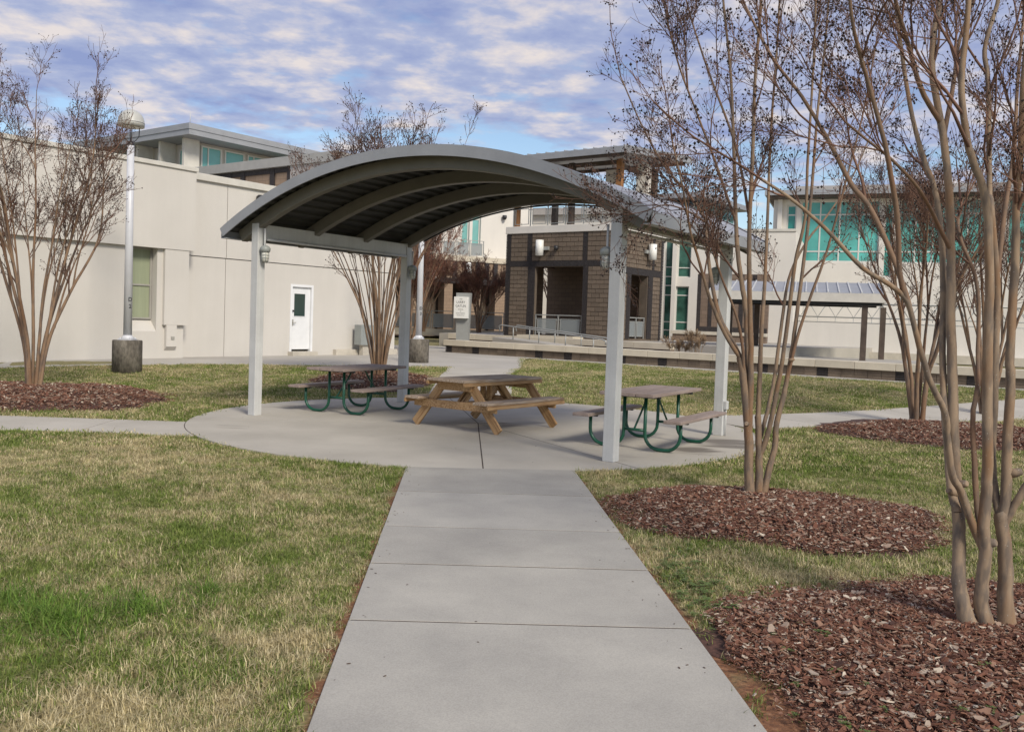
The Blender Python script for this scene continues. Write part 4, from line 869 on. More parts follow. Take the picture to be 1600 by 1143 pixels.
# --- right hand group
def right_group():
    A = R(-21)
    P = at(1060,500,52); f = Face(P[:2], A); T = f.thing('glazed_wing', 'white stucco wing with tall green glazed strips beside the tower', 'building')
    X = lambda p, y=460: f.at(p,y)[0]
    Z = lambda q, p=1060: f.at(p,q)[1]
    xa, xb, zt, zb = X(1000), X(1240), Z(362), .4
    hs = [(X(1036.5),X(1049.5),Z(551),Z(372)), (X(1056.5),X(1077.5),Z(433),Z(372)), (X(1055.5),X(1076),Z(551),Z(447))]
    MB().holed(xa,xb,zb,zt,0,.4,hs).build('wall', M['white'], T); MB().box(xa,xb,.41,9,zb,zt-.02).build('core', M['white'], T)
    MB().box(xa,xb,-.06,.5,zt,zt+.14).build('parapet_cap', M['stucco_trim'], T)
    window(T, *hs[0], .15, M['glass_green'], M['frame'], .06, (), tuple(sorted((Z(417),Z(432),Z(446),Z(461),Z(503),Z(516),Z(531)))))
    window(T, *hs[1], .15, M['glass_green'], M['frame'], .06, (), (Z(418),))
    window(T, *hs[2], .15, M['glass_green'], M['frame'], .06, (), tuple(sorted((Z(461),Z(503),Z(516)))))
    MB().box(X(1049.8),X(1056),-.28,-.003,zb,Z(376)).build('pilaster', M['white'], T)
    MB().box(X(1055.5),X(1077),.04,.13,Z(532),Z(516)).build('spandrel_panel', M['greywall'], T)
    # roof lantern
    P2 = at(1095,330,62); g = Face(P2[:2], GA); L_ = g.thing('roof_lantern', 'hipped grey roof lantern with a green clerestory strip above the white wing', 'roof lantern')
    zt2 = g.at(1093,298)[1]; 
    MB().prism([(0,0),(9,0),(9,7),(0,7)], zt2-.35, zt2).build('roof', M['roof_metal'], L_)
    MB().box(1.0,8.6,1.0,6.6,4,zt2-1.55).build('wall', M['white'], L_); MB().box(1.1,8.5,1.1,6.5,zt2-1.548,zt2-.36).build('core', M['glass_dark'], L_)
    for k in range(6): window(L_, 1.1+k*1.22,2.2+k*1.22,zt2-1.5,zt2-.4,1.03,M['glass_pale'],M['frame'],.06)
    # brown block wall in front
    P = at(1140,500,47); f2 = Face(P[:2], A); T = f2.thing('block_wing_wall', 'plain brown block wall with dark brick piers behind the small shelter', 'wall')
    xa, xb = f2.at(1090,480)[0], f2.at(1200,480)[0]; zt = f2.at(1140,428)[1]; z1 = f2.at(1140,519)[1]; z2 = f2.at(1140,524)[1]
    MB().box(xa,xb,0,.6,z1+.002,zt).build('wall', M['brickwall'], T); MB().box(xa-1.3,xb,-.5,.6,z2,z1).build('ledge', M['curb'], T)
    MB().box(xa-1.2,xb,-.42,.6,.3,z2-.002).build('plinth', M['brickwall'], T)
    for p in (1091.5,1109.5,1131,1158,1178): x = f2.at(p,480)[0]; MB().box(x-.1,x+.1,-.03,-.002,z1+.003,zt-.02).build('pier', M['dkbrick'], T)
    MB().box(xa,xb,-.035,-.0025,z1+.004,z1+.25).build('brick_band', M['dkbrick'], T)
    # big building with bands of green windows
    P = at(1400,500,58); f = Face(P[:2], A); T = f.thing('library_building', 'large white building with rows of green tinted windows under a flat roof', 'building')
    X = lambda p, y=370: f.at(p,y)[0]
    Z = lambda q: f.at(1400,q)[1]
    xa, xb = X(1207), X(1750); zt = Z(306)
    spec = [(1228,1243,432,318,1,(393,334)),(1250,1374,410,312,4,(393,334)),(1381,1395,433,318,1,(393,334)),(1404,1540,411,311,5,(393,334)),(1552,1563,456,316,1,(393,334)),(1574,1694,411,311,4,(393,334)),(1703,1716,433,316,1,(393,))]
    hs = [(X(a),X(b),Z(c),Z(d)) for a,b,c,d,_,_ in spec]
    MB().holed(xa,xb,.3,zt,0,.4,hs).build('wall', M['white'], T); MB().box(xa+.02,xb,.41,14,.3,zt-.02).build('core', M['white'], T)
    for (a,b,c,d,n,tr), h in zip(spec, hs):
        st = (h[1]-h[0])/n; window(T, *h, .16, M['glass_mid'] if n > 1 else M['glass'], M['frame'], .09, tuple(h[0]+st*k for k in range(1,n)), tuple(sorted(Z(q) for q in tr)))
    MB().box(xa-.5,xb,-1.3,14,zt,zt+.32).build('roof', M['roof_metal'], T); MB().box(xa-.3,xb,-1.1,13,zt-.14,zt-.002).build('soffit', M['darkpost'], T)
    MB().box(X(1214),X(1221),-.3,-.003,.3,zt-.15).build('pilaster', M['white'], T); 
    MB().box(X(1205),X(1214),-.02,.0-.003,.3,Z(406)).build('panel', M['stucco_trim'], T)
    # penthouse screen above
    MB().box(xa+1,xb,5,12,zt+.322,zt+1.5).build('penthouse', M['greywall'], T)
    # space truss awning in front
    P = at(1400,490,51); g = Face(P[:2], A); T = g.thing('truss_awning', 'long grey steel lattice truss before the white wall', 'truss')
    x0, x1 = g.at(1236,490)[0], g.at(1760,490)[0]; zt, zb = g.at(1400,476)[1], g.at(1400,498)[1]; z3 = zb-.3
    for y, nm in ((0,'chord'),(.9,'chord')):
        MB().tube([(x0,y,zt),(x1,y,zt)], .035, 6).build(nm, M['rail'], T)
    MB().tube([(x0,.45,zb),(x1,.45,zb)], .04, 6).build('chord', M['rail'], T); MB().tube([(x0,.1,z3),(x1,.1,z3)], .03, 6).build('chord', M['rail'], T)
    n = 17; st = (x1-x0)/n
    for k in range(n):
        a = x0+k*st
        for y in (0,.9): MB().tube([(a,y,zt),(a+st/2,.45,zb),(a+st,y,zt)], .024, 5).build('web_member', M['rail'], T)
        MB().tube([(a+st/2,.45,zb),(a+st/2,.1,z3)], .02, 5).build('hanger', M['rail'], T)
    MB().tube([(x0,.45,zb),(g.at(1196,474)[0],.45,zt+.1)], .025, 5).build('end_brace', M['rail'], T)
    for k in (0,5,11,16): MB().box(x0+k*st-.09,x0+k*st+.09,.95,1.13,.3,zt).build('post', M['white'], T)
    # cream garden wall below the truss
    P = at(1400,540,44); g2 = Face(P[:2], A); T = g2.thing('garden_wall', 'long smooth cream retaining wall behind the small shelter', 'wall')
    x0, x1 = g2.at(1236,520)[0], g2.at(1800,520)[0]; MB().box(x0,x1,0,.4,.3,g2.at(1400,507)[1]).build('wall', M['white'], T); 
    MB().box(x0-1,x1,-.5,-.002,.3,.7).build('plinth', M['curb'], T)
right_group()
def rear_hall():
    P = at(900,450,68); f = Face(P[:2], R(-21)); T = f.thing('rear_hall', 'plain white hall with a grey roof edge seen behind the tower terrace', 'building')
    xa, xb, zt = f.at(800,450)[0], f.at(1035,450)[0], f.at(900,336)[1]
    MB().box(xa,xb,0,9,.4,zt).build('wall', M['white'], T); MB().box(xa-.2,xb+.2,-.4,9.2,zt+.002,zt+.5).build('roof', M['greywall'], T)
rear_hall()
def shelter():
    P = at(1250,470,36.5); f = Face(P[:2], R(-18)); T = f.thing('small_shelter', 'small open shelter with a ribbed metal roof on dark posts', 'shelter')
    X = lambda p: f.at(p,458)[0]
    x0, x1 = X(1108), X(1384); z0, z1 = f.at(1250,470)[1], f.at(1250,456)[1]; d = 3.4; zr = z1+.58
    o = MB().add([(x0,0,z1),(x1,0,z1),(x1,d,zr),(x0,d,zr),(x0,0,z1-.06),(x1,0,z1-.06),(x1,d,zr-.06),(x0,d,zr-.06)], [(0,1,2,3),(7,6,5,4),(0,4,5,1),(1,5,6,2),(2,6,7,3),(3,7,4,0)]).build('roof', M['roof_metal'], T)
    n = 16
    for k in range(n+1): x = x0+.02+(x1-x0-.04)*k/n; MB().bar((x,.0,z1+.02),(x,d,zr+.02),.05,.05).build('seam', M['grey_steel'], o)
    MB().box(x0-.03,x1+.03,-.06,-.003,z0,z1-.01).box(x1+.003,x1+.06,-.003,d,z0,z1-.01).box(x0-.06,x0-.003,-.003,d,z0,z1-.01).box(x0-.03,x1+.03,d+.003,d+.06,z0,zr-.02).build('fascia', M['stucco_trim'], T)
    MB().box(x0+.1,x1-.1,.15,.35,z0-.12,z0+.05).box(x0+.1,x1-.1,d-.4,d-.2,z0-.12,z0+.05).build('beam', M['black'], T)
    for p, y in ((1136,.25),(1350,.25),(1140,d-.3),(1379,d-.3),(1182,d-.3)): x = f.at(p,510,y)[0]; MB().box(x-.11,x+.11,y-.11,y+.11,.4,z0-.1).build('post', M['darkpost'], T)
    MB().box(x0+.2,x1+2,-.3,d,.3,.52).build('floor_slab', M['apron'], T)
shelter()

# ------------------------------------------------------------------ picnic pavilion
PV = (-.4269, 13.8957, -.5873, 6.3273, 3.5671)
def pavilion():
    px_, py_, yaw, L_, W_ = PV
    T = thing('picnic_pavilion', 'arched grey metal roof on four square posts over the picnic tables', 'pavilion', (px_, py_, .02), yaw)
    Rr, zc = 7.41, 3.94-.02-7.41; hs = 3.70; ov = .30
    def arc(r, x): return zc+math.sqrt(r*r-x*x)
    def swept(r0, r1, xa, xb, y0, y1, n, nm, m, par=T, bevel=0, square=True):
        mb = MB(); vs = []
        a0, a1 = math.asin(xa/Rr), math.asin(xb/Rr)
        for i in range(n+1):
            a = a0+(a1-a0)*i/n
            for r, y in ((r0,y0),(r0,y1),(r1,y1),(r1,y0)): vs.append((r*math.sin(a), y, zc+r*math.cos(a)))
        fs = [tuple(i*4+j for j in (0,1,2,3))[::1] for i in (0,)]+[(n*4+3,n*4+2,n*4+1,n*4)]
        for i in range(n):
            for j in range(4): fs.append((i*4+j, (i+1)*4+j, (i+1)*4+(j+1)%4, i*4+(j+1)%4))
        mb.add(vs, [q[::-1] for q in fs]); 
        return mb.build(nm, m, par, bevel)
    H = 3.02
    for sx in (-1,1):
        for sy in (-1,1):
            x, y = sx*L_/2, sy*W_/2
            o = MB().box(x-.075,x+.075,y-.075,y+.075,0,H).build('post', M['grey_steel'], T, bevel=.008)
    for sx in (-1,1):
        x = sx*L_/2; MB().box(x-.06,x+.06,-W_/2+.077,W_/2-.077,2.80,3.01).build('side_beam', M['grey_steel'], T, bevel=.006)
        MB().tube([(x-sx*.085,-W_/2+.1,2.775),(x-sx*.085,W_/2-.1,2.775)], .022, 8).build('conduit', M['grey_steel'], T)
    # four arched ribs
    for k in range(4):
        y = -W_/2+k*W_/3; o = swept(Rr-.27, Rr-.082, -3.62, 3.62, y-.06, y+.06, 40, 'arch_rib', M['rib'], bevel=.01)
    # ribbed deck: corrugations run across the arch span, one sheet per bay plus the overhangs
    amax = math.asin(hs/Rr); nw = 34
    prof = []
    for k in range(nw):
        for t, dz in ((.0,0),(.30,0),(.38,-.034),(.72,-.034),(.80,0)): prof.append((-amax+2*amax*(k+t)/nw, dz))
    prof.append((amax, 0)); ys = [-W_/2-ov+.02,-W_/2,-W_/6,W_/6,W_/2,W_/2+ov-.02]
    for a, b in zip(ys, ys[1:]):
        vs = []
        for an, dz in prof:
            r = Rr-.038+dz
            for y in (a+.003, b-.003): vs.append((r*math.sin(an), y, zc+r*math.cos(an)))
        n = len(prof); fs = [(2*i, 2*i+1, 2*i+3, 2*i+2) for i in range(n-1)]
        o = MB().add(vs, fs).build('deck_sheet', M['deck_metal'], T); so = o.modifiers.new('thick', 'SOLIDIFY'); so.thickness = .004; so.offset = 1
    swept(Rr-.03, Rr-.004, -hs, hs, -W_/2-ov+.02, W_/2+ov-.02, 48, 'roof_sheet', M['roof_metal'])
    for s in (-1,1):
        y = s*(W_/2+ov); swept(Rr-.135, Rr+.006, -hs-.02, hs+.02, min(y,y-s*.018), max(y,y-s*.018), 48, 'edge_fascia', M['roof_metal'])
        swept(Rr+.0065, Rr+.012, -hs-.02, hs+.02, min(y,y-s*.16), max(y,y-s*.16), 48, 'edge_flashing', M['roof_metal'])
        x = s*hs; z = arc(Rr, hs)
        # eave trim with a folded lip
        m = MB().box(min(x,x+s*.016),max(x,x+s*.016),-W_/2-ov+.022,W_/2+ov-.022,z-.155,z-.01).box(min(x-s*.10,x-s*.001),max(x-s*.10,x-s*.001),-W_/2-ov+.022,W_/2+ov-.022,z-.155,z-.142)
        m.build('eave_trim', M['roof_metal'], T)
    for s in (-1, 1):
        for y in (-W_/2+.9,):
            pass
    # conduit along the back rib
    r = Rr-.295; pts = [(r*math.sin(a), W_/2+.03, zc+r*math.cos(a)) for a in np.linspace(-.40,.40,26)]
    MB().tube(pts, .016, 6).build('conduit', M['black'], T)
    return T
pavilion()
def jar_light(x, y, z, rz, label):
    """vapour-tight jar lamp on a post; x,y in pavilion coordinates, bracket runs along local -y"""
    px_, py_, yaw, *_ = PV; c, s = math.cos(yaw), math.sin(yaw)
    T = thing('jar_light', label, 'lamp', (px_+x*c-y*s, py_+x*s+y*c, z), yaw+rz, 'jar lights on the pavilion posts')
    MB().tube([(0,0,.05),(0,-.05,.05),(0,-.075,.075),(0,-.075,.34)], .016, 8).build('conduit', M['grey_steel'], T)
    MB().lathe([(.055,-.03),(.078,-.02),(.082,.03),(.06,.06),(.03,.075)], 16, (0,-.085,0)).build('housing', M['box_grey'], T)
    MB().lathe([(.015,-.185),(.045,-.17),(.055,-.13),(.057,-.031)], 14, (0,-.085,0)).build('globe', M['jar'], T)
    m = MB()
    for k in range(6):
        a = math.pi*k/3; m.tube([(.064*math.cos(a),-.085+.064*math.sin(a),-.03),(.064*math.cos(a),-.085+.064*math.sin(a),-.15),(.03*math.cos(a),-.085+.03*math.sin(a),-.20)], .004, 4)
    for z_ in (-.075,-.12): m.tube([(.064*math.cos(a),-.085+.064*math.sin(a),z_) for a in np.linspace(0,6.283,13)], .004, 4, False)
    m.build('cage', M['box_grey'], T)
hl, hw = PV[3]/2, PV[4]/2
jar_light(-hl+.075, -hw, 2.62, R(90), 'jar lamp on the pavilion post facing the white door')
jar_light(-hl+.075, hw, 2.56, R(90), 'jar lamp on the pavilion post beside the clump of many tan stems')
jar_light(hl-.075, -hw, 2.50, R(-90), 'jar lamp on the pavilion post where the main walk meets the patio')
jar_light(hl-.075, hw, 2.50, R(-90), 'jar lamp on the pavilion post with the outlet box')
def outlet():
    px_, py_, yaw, *_ = PV; c, s = math.cos(yaw), math.sin(yaw); x, y = hl+.075, hw-.02
    T = thing('outlet_box', 'small grey weatherproof outlet box with conduit at a post foot', 'outlet box', (px_+x*c-y*s, py_+x*s+y*c, .02), yaw)
    MB().box(.001,.055,-.045,.045,.40,.53).build('box', M['grey_steel'], T, bevel=.01); MB().tube([(.03,0,0),(.03,0,.40)], .012, 6).build('conduit', M['grey_steel'], T)
outlet()

# ------------------------------------------------------------------ tables
def plank(parent, x0, x1, y0, y1, z0, z1, m, name='plank', bevel=.006):
    cx, cy, cz = (x0+x1)/2, (y0+y1)/2, (z0+z1)/2
    return MB().box(x0-cx,x1-cx,y0-cy,y1-cy,z0-cz,z1-cz).build(name, m, parent, bevel, loc=(cx,cy,cz))
def lumber(parent, a, b, w, t, m, name, wide=(1,0,0)):
    """board from a to b, w across, t thick along 'wide' normal"""
    a = Vector(a); b = Vector(b); d = b-a; L_ = d.length; n = Vector(wide).normalized(); u = n.cross(d).normalized()
    o = MB().box(-L_/2,L_/2,-w/2,w/2,-t/2,t/2).build(name, m, parent, .005)
    o.matrix_local = Matrix.Translation((a+b)/2) @ Matrix((d.normalized(), u, d.normalized().cross(u))).transposed().to_4x4(); return o
def wood_table():
    T = thing('wooden_picnic_table', 'timber A-frame picnic table with attached benches in the middle of the patio', 'picnic table', (-.38,13.78,.021), .9155)
    L_ = .95
    for k in range(5): y = -.375+k*.15; plank(T, -L_+rnd.uniform(0,.008), L_-rnd.uniform(0,.008), y+.004, y+.146, .712, .75, M['pine_top'], 'top_plank')
    plank(T, -L_,L_, -.377,-.34,.66,.710, M['pine'], 'apron_board'); plank(T, -L_,L_, .34,.377,.66,.710, M['pine'], 'apron_board')
    for s in (-1,1):
        for k in range(2): y = s*(.60+.145*k); plank(T, -L_,L_, min(y-.068,y+.068),max(y-.068,y+.068), .418,.456, M['pine_top'], 'seat_plank')
        plank(T, -L_,L_, s*.808-.019+.0, s*.808+.019, .36,.417, M['pine'], 'seat_apron')
    for sx in (-1,1):
        x = sx*.69
        for s in (-1,1):
            a, b = Vector((x, s*.84, 0)), Vector((x, s*.28, .66)); o = lumber(T, a+(b-a)*.035, b, .14, .04, M['pine'], 'leg')
        plank(T, x+sx*.022,x+sx*.060, -.80,.80,.30,.417, M['pine'], 'seat_beam'); plank(T, x+sx*.022,x+sx*.060, -.33,.33,.575,.709, M['pine'], 'top_cleat')
        lumber(T, (x-sx*.08,-.04,.34),(x-sx*.44,-.04,.70), .09,.038, M['pine'], 'brace', (0,1,0))
        lumber(T, (x-sx*.08,.04,.34),(x-sx*.44,.04,.70), .09,.038, M['pine'], 'brace', (0,1,0))
    for y in (-.06,.06): plank(T, -.02,.02,y-.045,y+.045,.40,.709, M['pine'], 'centre_post')
    plank(T, -.60,.60,-.045,.045,.34,.398, M['pine'], 'stretcher')
wood_table()
def metal_table():
    T = thing('framed_picnic_table', '', 'picnic table', (0,0,0), 0, 'picnic tables with green pipe frames')
    L_ = .915
    for k in range(3): y = -.38+k*.2535; plank(T, -L_,L_, y+.003,y+.250,.715,.76, M['greyplank'], 'top_plank', .008)
    for s in (-1,1): plank(T, -L_,L_, min(s*.52,s*.76),max(s*.52,s*.76),.405,.448, M['greyplank'], 'seat_plank', .008)
    for sx in (-1,1):
        x = sx*.60
        for s in (-1,1):
            yi, yo, r = .15, .64, .20; pts = [(x,s*yi,.70),(x,s*yi,.25)]
            for k in range(1,7): a = math.pi/2*k/6; pts.append((x, s*(yi+r*(1-math.cos(a))), .225-(.20)*math.sin(a)))
            pts.append((x, s*(yo-r), .025))
            for k in range(1,7): a = math.pi/2*k/6; pts.append((x, s*(yo-r+r*math.sin(a)), .225-(.20)*math.cos(a)))
            pts += [(x,s*yo,.40)]; pts = [Vector(p) for p in pts]
            MB().tube(pts, .0235, 10).build('pipe_leg', M['green'], T)
            MB().box(x-.022,x+.022,min(s*.54,s*.74),max(s*.54,s*.74),.385,.404).build('seat_bracket', M['black'], T)
        MB().tube([(x,-.15,.26),(x,.15,.26)], .02, 8).build('cross_bar', M['green'], T)
        MB().box(x-.03,x+.03,-.35,.35,.685,.714).build('top_bracket', M['black'], T)
        for y in (-.02,.02): pass
        MB().tube([(x,0,.27),(x-sx*.30,0,.55),(x-sx*.42,0,.70)], .014, 8).build('brace', M['green'], T)
    MB().box(-.5,.5,-.03,.03,.70,.714).build('stringer', M['black'], T)
    return T
mt_ = metal_table(); mt_['label'] = 'brown plank picnic table on green pipe legs, on the patio side toward the white door'
mt_.location = (-2.62,15.35,.021); mt_.rotation_euler = (0,0,1.1114)
c2 = copy_tree(mt_); c2['label'] = 'brown plank picnic table on green pipe legs by the post with the outlet box'; c2.location = (1.95,12.28,.021); c2.rotation_euler = (0,0,1.0321)

# ------------------------------------------------------------------ lamp posts
def lamp(x, y, label, txt, hgt):
    z = float(terr(x, y)); T = thing('lamp_post', label, 'street lamp', (x, y, z), 0, 'globe lamp posts on concrete bases')
    m = MB().lathe([(.325,-.05),(.325,.70),(.315,.725),(.0,.73)], 28); m.build('concrete_base', M['base_conc'], T)
    MB().box(-.16,.16,-.16,.16,.731,.755).build('base_plate', M['pole'], T)
    for a in range(4): MB().tube([(.12*(1 if a%2 else -1),.12*(1 if a>1 else -1),.75),(.12*(1 if a%2 else -1),.12*(1 if a>1 else -1),.79)], .02, 6).build('anchor_bolt', M['pole'], T)
    p = MB().lathe([(.15,.755),(.13,.79),(.10,.83),(.097,.84)], 16).lathe([(.095,.84),(.083,hgt*.6),(.076,hgt)], 16).build('pole', M['pole'], T)
    MB().lathe([(.08,hgt),(.085,hgt+.02),(.06,hgt+.09)], 12).build('collar', M['black'], T)
    for k in range(4):
        a = math.pi*k/2+.5; ca, sa = math.cos(a), math.sin(a)
        MB().tube([(.03*ca,.03*sa,hgt+.06),(.10*ca,.10*sa,hgt+.12),(.17*ca,.17*sa,hgt+.22),(.18*ca,.18*sa,hgt+.47)], .011, 6).build('arm', M['black'], T)
    d = MB().lathe([(.285,hgt+.42),(.29,hgt+.50),(.288,hgt+.515)]+[(.285*math.cos(t), hgt+.52+.29*math.sin(t)) for t in np.linspace(.0,1.5,9)], 28).build('dome', M['dome'], T)
    MB().lathe([(.292,hgt+.503),(.292,hgt+.512)], 28).build('seam', M['black'], d)
    MB().lathe([(.20,hgt+.405),(.20,hgt+.418)], 20).build('lens', M['signface'], d)
    ang = math.atan2(-x, y)*-1      # lettering faces the lawn
    rz = math.atan2(0-y, 0-x)+R(90)+R(28)
    nx, ny = math.sin(rz), -math.cos(rz)
    for t, zz in zip(txt, (1.62,1.46)): text_mesh(t, .125, M['inkgrey'], p, (nx*.094, ny*.094, zz), (R(90),0,rz), bold=.003)
lamp(-8.85,20.6,'globe lamp post marked D2 beside the cream building', 'D2', 5.16)
lamp(-2.87,27.4,'globe lamp post rising behind the pavilion roof near the sign pylon', 'D3', 5.16)

# ------------------------------------------------------------------ crape myrtles
def tubes_np(branches, sides):
    """branches: list of (pts (n,3), radii (n,)); all tubes joined into one vertex/face array"""
    groups = {}
    for p, r in branches: groups.setdefault(len(p), []).append((p, r))
    V = []; Fs = []; base = 0
    for n, lst in groups.items():
        P = np.array([a for a, _ in lst]); Rr = np.array([b for _, b in lst]); B = len(P)
        T = np.empty_like(P); T[:,1:-1] = P[:,2:]-P[:,:-2]; T[:,0] = P[:,1]-P[:,0]; T[:,-1] = P[:,-1]-P[:,-2]; T /= np.linalg.norm(T,axis=2,keepdims=True)+1e-9
        ref = np.where(np.abs(T[:,:1,2:3]) < .8, np.array([0,0,1.]), np.array([1.,0,0])); ref = np.broadcast_to(ref, T.shape)
        X = np.cross(T, ref); X /= np.linalg.norm(X,axis=2,keepdims=True)+1e-9; Y = np.cross(T, X)
        a = 2*np.pi*np.arange(sides)/sides; ring = X[:,:,None,:]*np.cos(a)[None,None,:,None]+Y[:,:,None,:]*np.sin(a)[None,None,:,None]
        v = P[:,:,None,:]+ring*Rr[:,:,None,None]; V.append(v.reshape(-1,3))
        i, k = np.meshgrid(np.arange(n-1), np.arange(sides), indexing='ij'); f = np.stack([i*sides+k, i*sides+(k+1)%sides, (i+1)*sides+(k+1)%sides, (i+1)*sides+k],-1).reshape(-1,4)
        Fs.append((f[None]+(np.arange(B)*n*sides)[:,None,None]).reshape(-1,4)+base); base += B*n*sides
    return np.concatenate(V), np.concatenate(Fs)
def unit(v): return v/(np.linalg.norm(v)+1e-9)
def shoot(g, p, d, L, r0, r1, n, wig, up):
    pts = [p]; st = L/(n-1)
    for _ in range(n-1):
        d = unit(d+g.normal(0, wig, 3)+np.array([0,0,up])); pts.append(pts[-1]+d*st)
    t = np.linspace(0,1,n); return np.array(pts), r0*(1-t)+r1*t
def side_dir(g, t, ang):
    a = unit(np.cross(t, g.normal(0,1,3))); return unit(t*math.cos(ang)+a*math.sin(ang))
def smooth_poly(P, n):
    P = np.array(P, float); m = len(P); out = []
    for s in np.linspace(0, m-1, n):
        i = min(int(s), m-2); u = s-i; p0, p1, p2, p3 = P[max(i-1,0)], P[i], P[i+1], P[min(i+2,m-1)]
        out.append(.5*((2*p1)+(-p0+p2)*u+(2*p0-5*p1+4*p2-p3)*u*u+(-p0+3*p1-3*p2+p3)*u**3))
    return np.array(out)
POD = np.array([(1,0,0),(-1,0,0),(0,1,0),(0,-1,0),(0,0,1.15),(0,0,-1.15)], float); PODF = np.array([(0,2,4),(2,1,4),(1,3,4),(3,0,4),(2,0,5),(1,2,5),(3,1,5),(0,3,5)])
def foliage(g, limbs, k1, k2, k3, len1, twig_r, pod_r, panicle=4, fine=1.0, start=.38, zmin=0.):
    """limbs: (pts, radii). Returns branch list and pod centres."""
    lv1, lv2, lv3, pods = [], [], [], []
    def sample(p, r, t):
        s = t*(len(p)-1); i = min(int(s), len(p)-2); u = s-i; return p[i]*(1-u)+p[i+1]*u, r[i]*(1-u)+r[i+1]*u, unit(p[i+1]-p[i])
    for p, r in limbs:
        n = g.poisson(k1)+1
        for _ in range(n):
            t = g.uniform(start, 1); q, rr, tg = sample(p, r, t)
            if q[2] < zmin*g.uniform(.85,1.25): continue
            L = len1*g.uniform(.55,1.2)*(1.15-.5*t)
            lv1.append(shoot(g, q, side_dir(g, tg, g.uniform(.35,.75)), L, min(rr*.62, .016), twig_r*1.6, 6, .10, .10))
        if p[-1][2] > zmin: lv1.append(shoot(g, p[-1], unit(p[-1]-p[-2]), len1*g.uniform(.6,1), r[-1], twig_r*1.5, 6, .09, .08))
    for p, r in lv1:
        for _ in range(g.poisson(k2)+1):
            t = g.uniform(.2, 1); q, rr, tg = sample(p, r, t); lv2.append(shoot(g, q, side_dir(g, tg, g.uniform(.35,.8)), len1*g.uniform(.25,.55), max(rr*.6, twig_r), twig_r*.9, 5, .12, .10))
    for p, r in lv2:
        for _ in range(g.poisson(k3)+1):
            t = g.uniform(.15, 1); q, rr, tg = sample(p, r, t); lv3.append(shoot(g, q, side_dir(g, tg, g.uniform(.4,.9)), len1*g.uniform(.10,.26), twig_r*.85, twig_r*.6, 4, .12, .10))
    lv4 = []
    for p, r in lv3:
        if g.uniform() > .72: continue
        for _ in range(g.poisson(panicle)):
            t = g.uniform(.35, 1); q, rr, tg = sample(p, r, t); a, b = shoot(g, q, side_dir(g, tg, g.uniform(.5,1.1)), g.uniform(.02,.07)*fine, twig_r*.6, twig_r*.5, 3, .1, .05); lv4.append((a, b))
            if g.uniform() < .8: pods.append(a[-1])
    return lv1, lv2, lv3, lv4, np.array(pods)
def myrtle(name, label, base, limbs, g, k, len1, twig_r, pod_r, mats, panicle=4, fine=1., start=.38, group='bare crape myrtles round the lawns', cat='tree', stem_sides=10, zmin=0.):
    """base: ground point; limbs: list of world polylines (pts, radii); the thickest are trunk stems"""
    T = thing(name, label, cat, base, 0, group); b = np.array(base)
    limbs = [(p-b, r) for p, r in limbs]
    for p, r in limbs:
        pp = smooth_poly(p, max(8, 4*len(p))); rr = np.interp(np.linspace(0,1,len(pp)), np.linspace(0,1,len(r)), r)
        if pp[0][2] < .25: rr = rr*(1+.45*np.exp(-np.maximum(pp[:,2]-pp[0][2],0)/.07))
        rr = rr*(1+g.normal(0,.018,len(pp))); pp = pp+g.normal(0,1,pp.shape)*rr[:,None]*.05
        v, f = tubes_np([(pp, rr)], stem_sides); o = bpy.data.objects.new('stem', mesh_np('stem', v, f, M['bark_thin'] if mats[0] in (M['bark'], M['bark_brown']) and r[0] < .0175 else mats[0])); COL.objects.link(o); o.parent = T
    l1, l2, l3, l4, pods = foliage(g, [(smooth_poly(p, 3*len(p)), np.interp(np.linspace(0,1,3*len(p)), np.linspace(0,1,len(r)), r)) for p, r in limbs], *k, len1, twig_r, pod_r, panicle, fine, start, zmin)
    v1, f1 = tubes_np(l1, 5); v2, f2 = tubes_np(l2+l3, 3)
    if l4: v3, f3 = tubes_np(l4, 3)
    else: v3, f3 = np.zeros((0,3)), np.zeros((0,4), int)
    v = np.concatenate([v1,v2,v3]); f = np.concatenate([f1,f2+len(v1),f3+len(v1)+len(v2)])
    cr = bpy.data.objects.new('crown', mesh_np('crown', v, f, mats[1])); COL.objects.link(cr); cr.parent = T; cr['kind'] = 'stuff'
    if len(pods):
        n = len(pods); s = pod_r*g.uniform(.7,1.3,n); v = (POD[None]*s[:,None,None]+pods[:,None]).reshape(-1,3); f = (PODF[None]+(np.arange(n)*6)[:,None,None]).reshape(-1,3)
        o = bpy.data.objects.new('seed_pods', mesh_np('seed_pods', v, f, M['pod'], False)); COL.objects.link(o); o.parent = cr; o['kind'] = 'stuff'
    return T
def limb(pix, D, r0, r1, dd=0.):
    """polyline through points (bearing x, bearing y) at distance D, drifting by dd metres in depth towards its tip"""
    n = len(pix); P = np.array([at(x, y, D+dd*(i/(n-1))**1.2) for i, (x, y) in enumerate(pix)]); t = np.linspace(0,1,n)
    return P, r0*(1-t)+r1*t
def grow_limb(L, S, pix, D, r0, r1, dd):
    """add a limb; if it springs from an earlier limb it starts inside that limb's wood"""
    best = None
    for qp, (P, r) in S:
        m = 60; q = smooth_poly(qp, m); W = smooth_poly(P, m); d = np.hypot(q[:,0]-pix[0][0], q[:,1]-pix[0][1]); i = int(d.argmin())
        if best is None or d[i] < best[0]: best = (d[i], W[i], np.interp(i/(m-1), np.linspace(0,1,len(r)), r))
    if best and best[0] < 16 and pix[0][1] < 770:
        Pn, rn = limb(pix, best[1][1], r0, r1, dd); Pn[0] = best[1]; rn = np.minimum(rn, best[2]*.97)
    else: Pn, rn = limb(pix, D, r0, r1, dd)
    L.append((Pn, rn)); S.append((np.array(pix, float), (Pn, rn)))
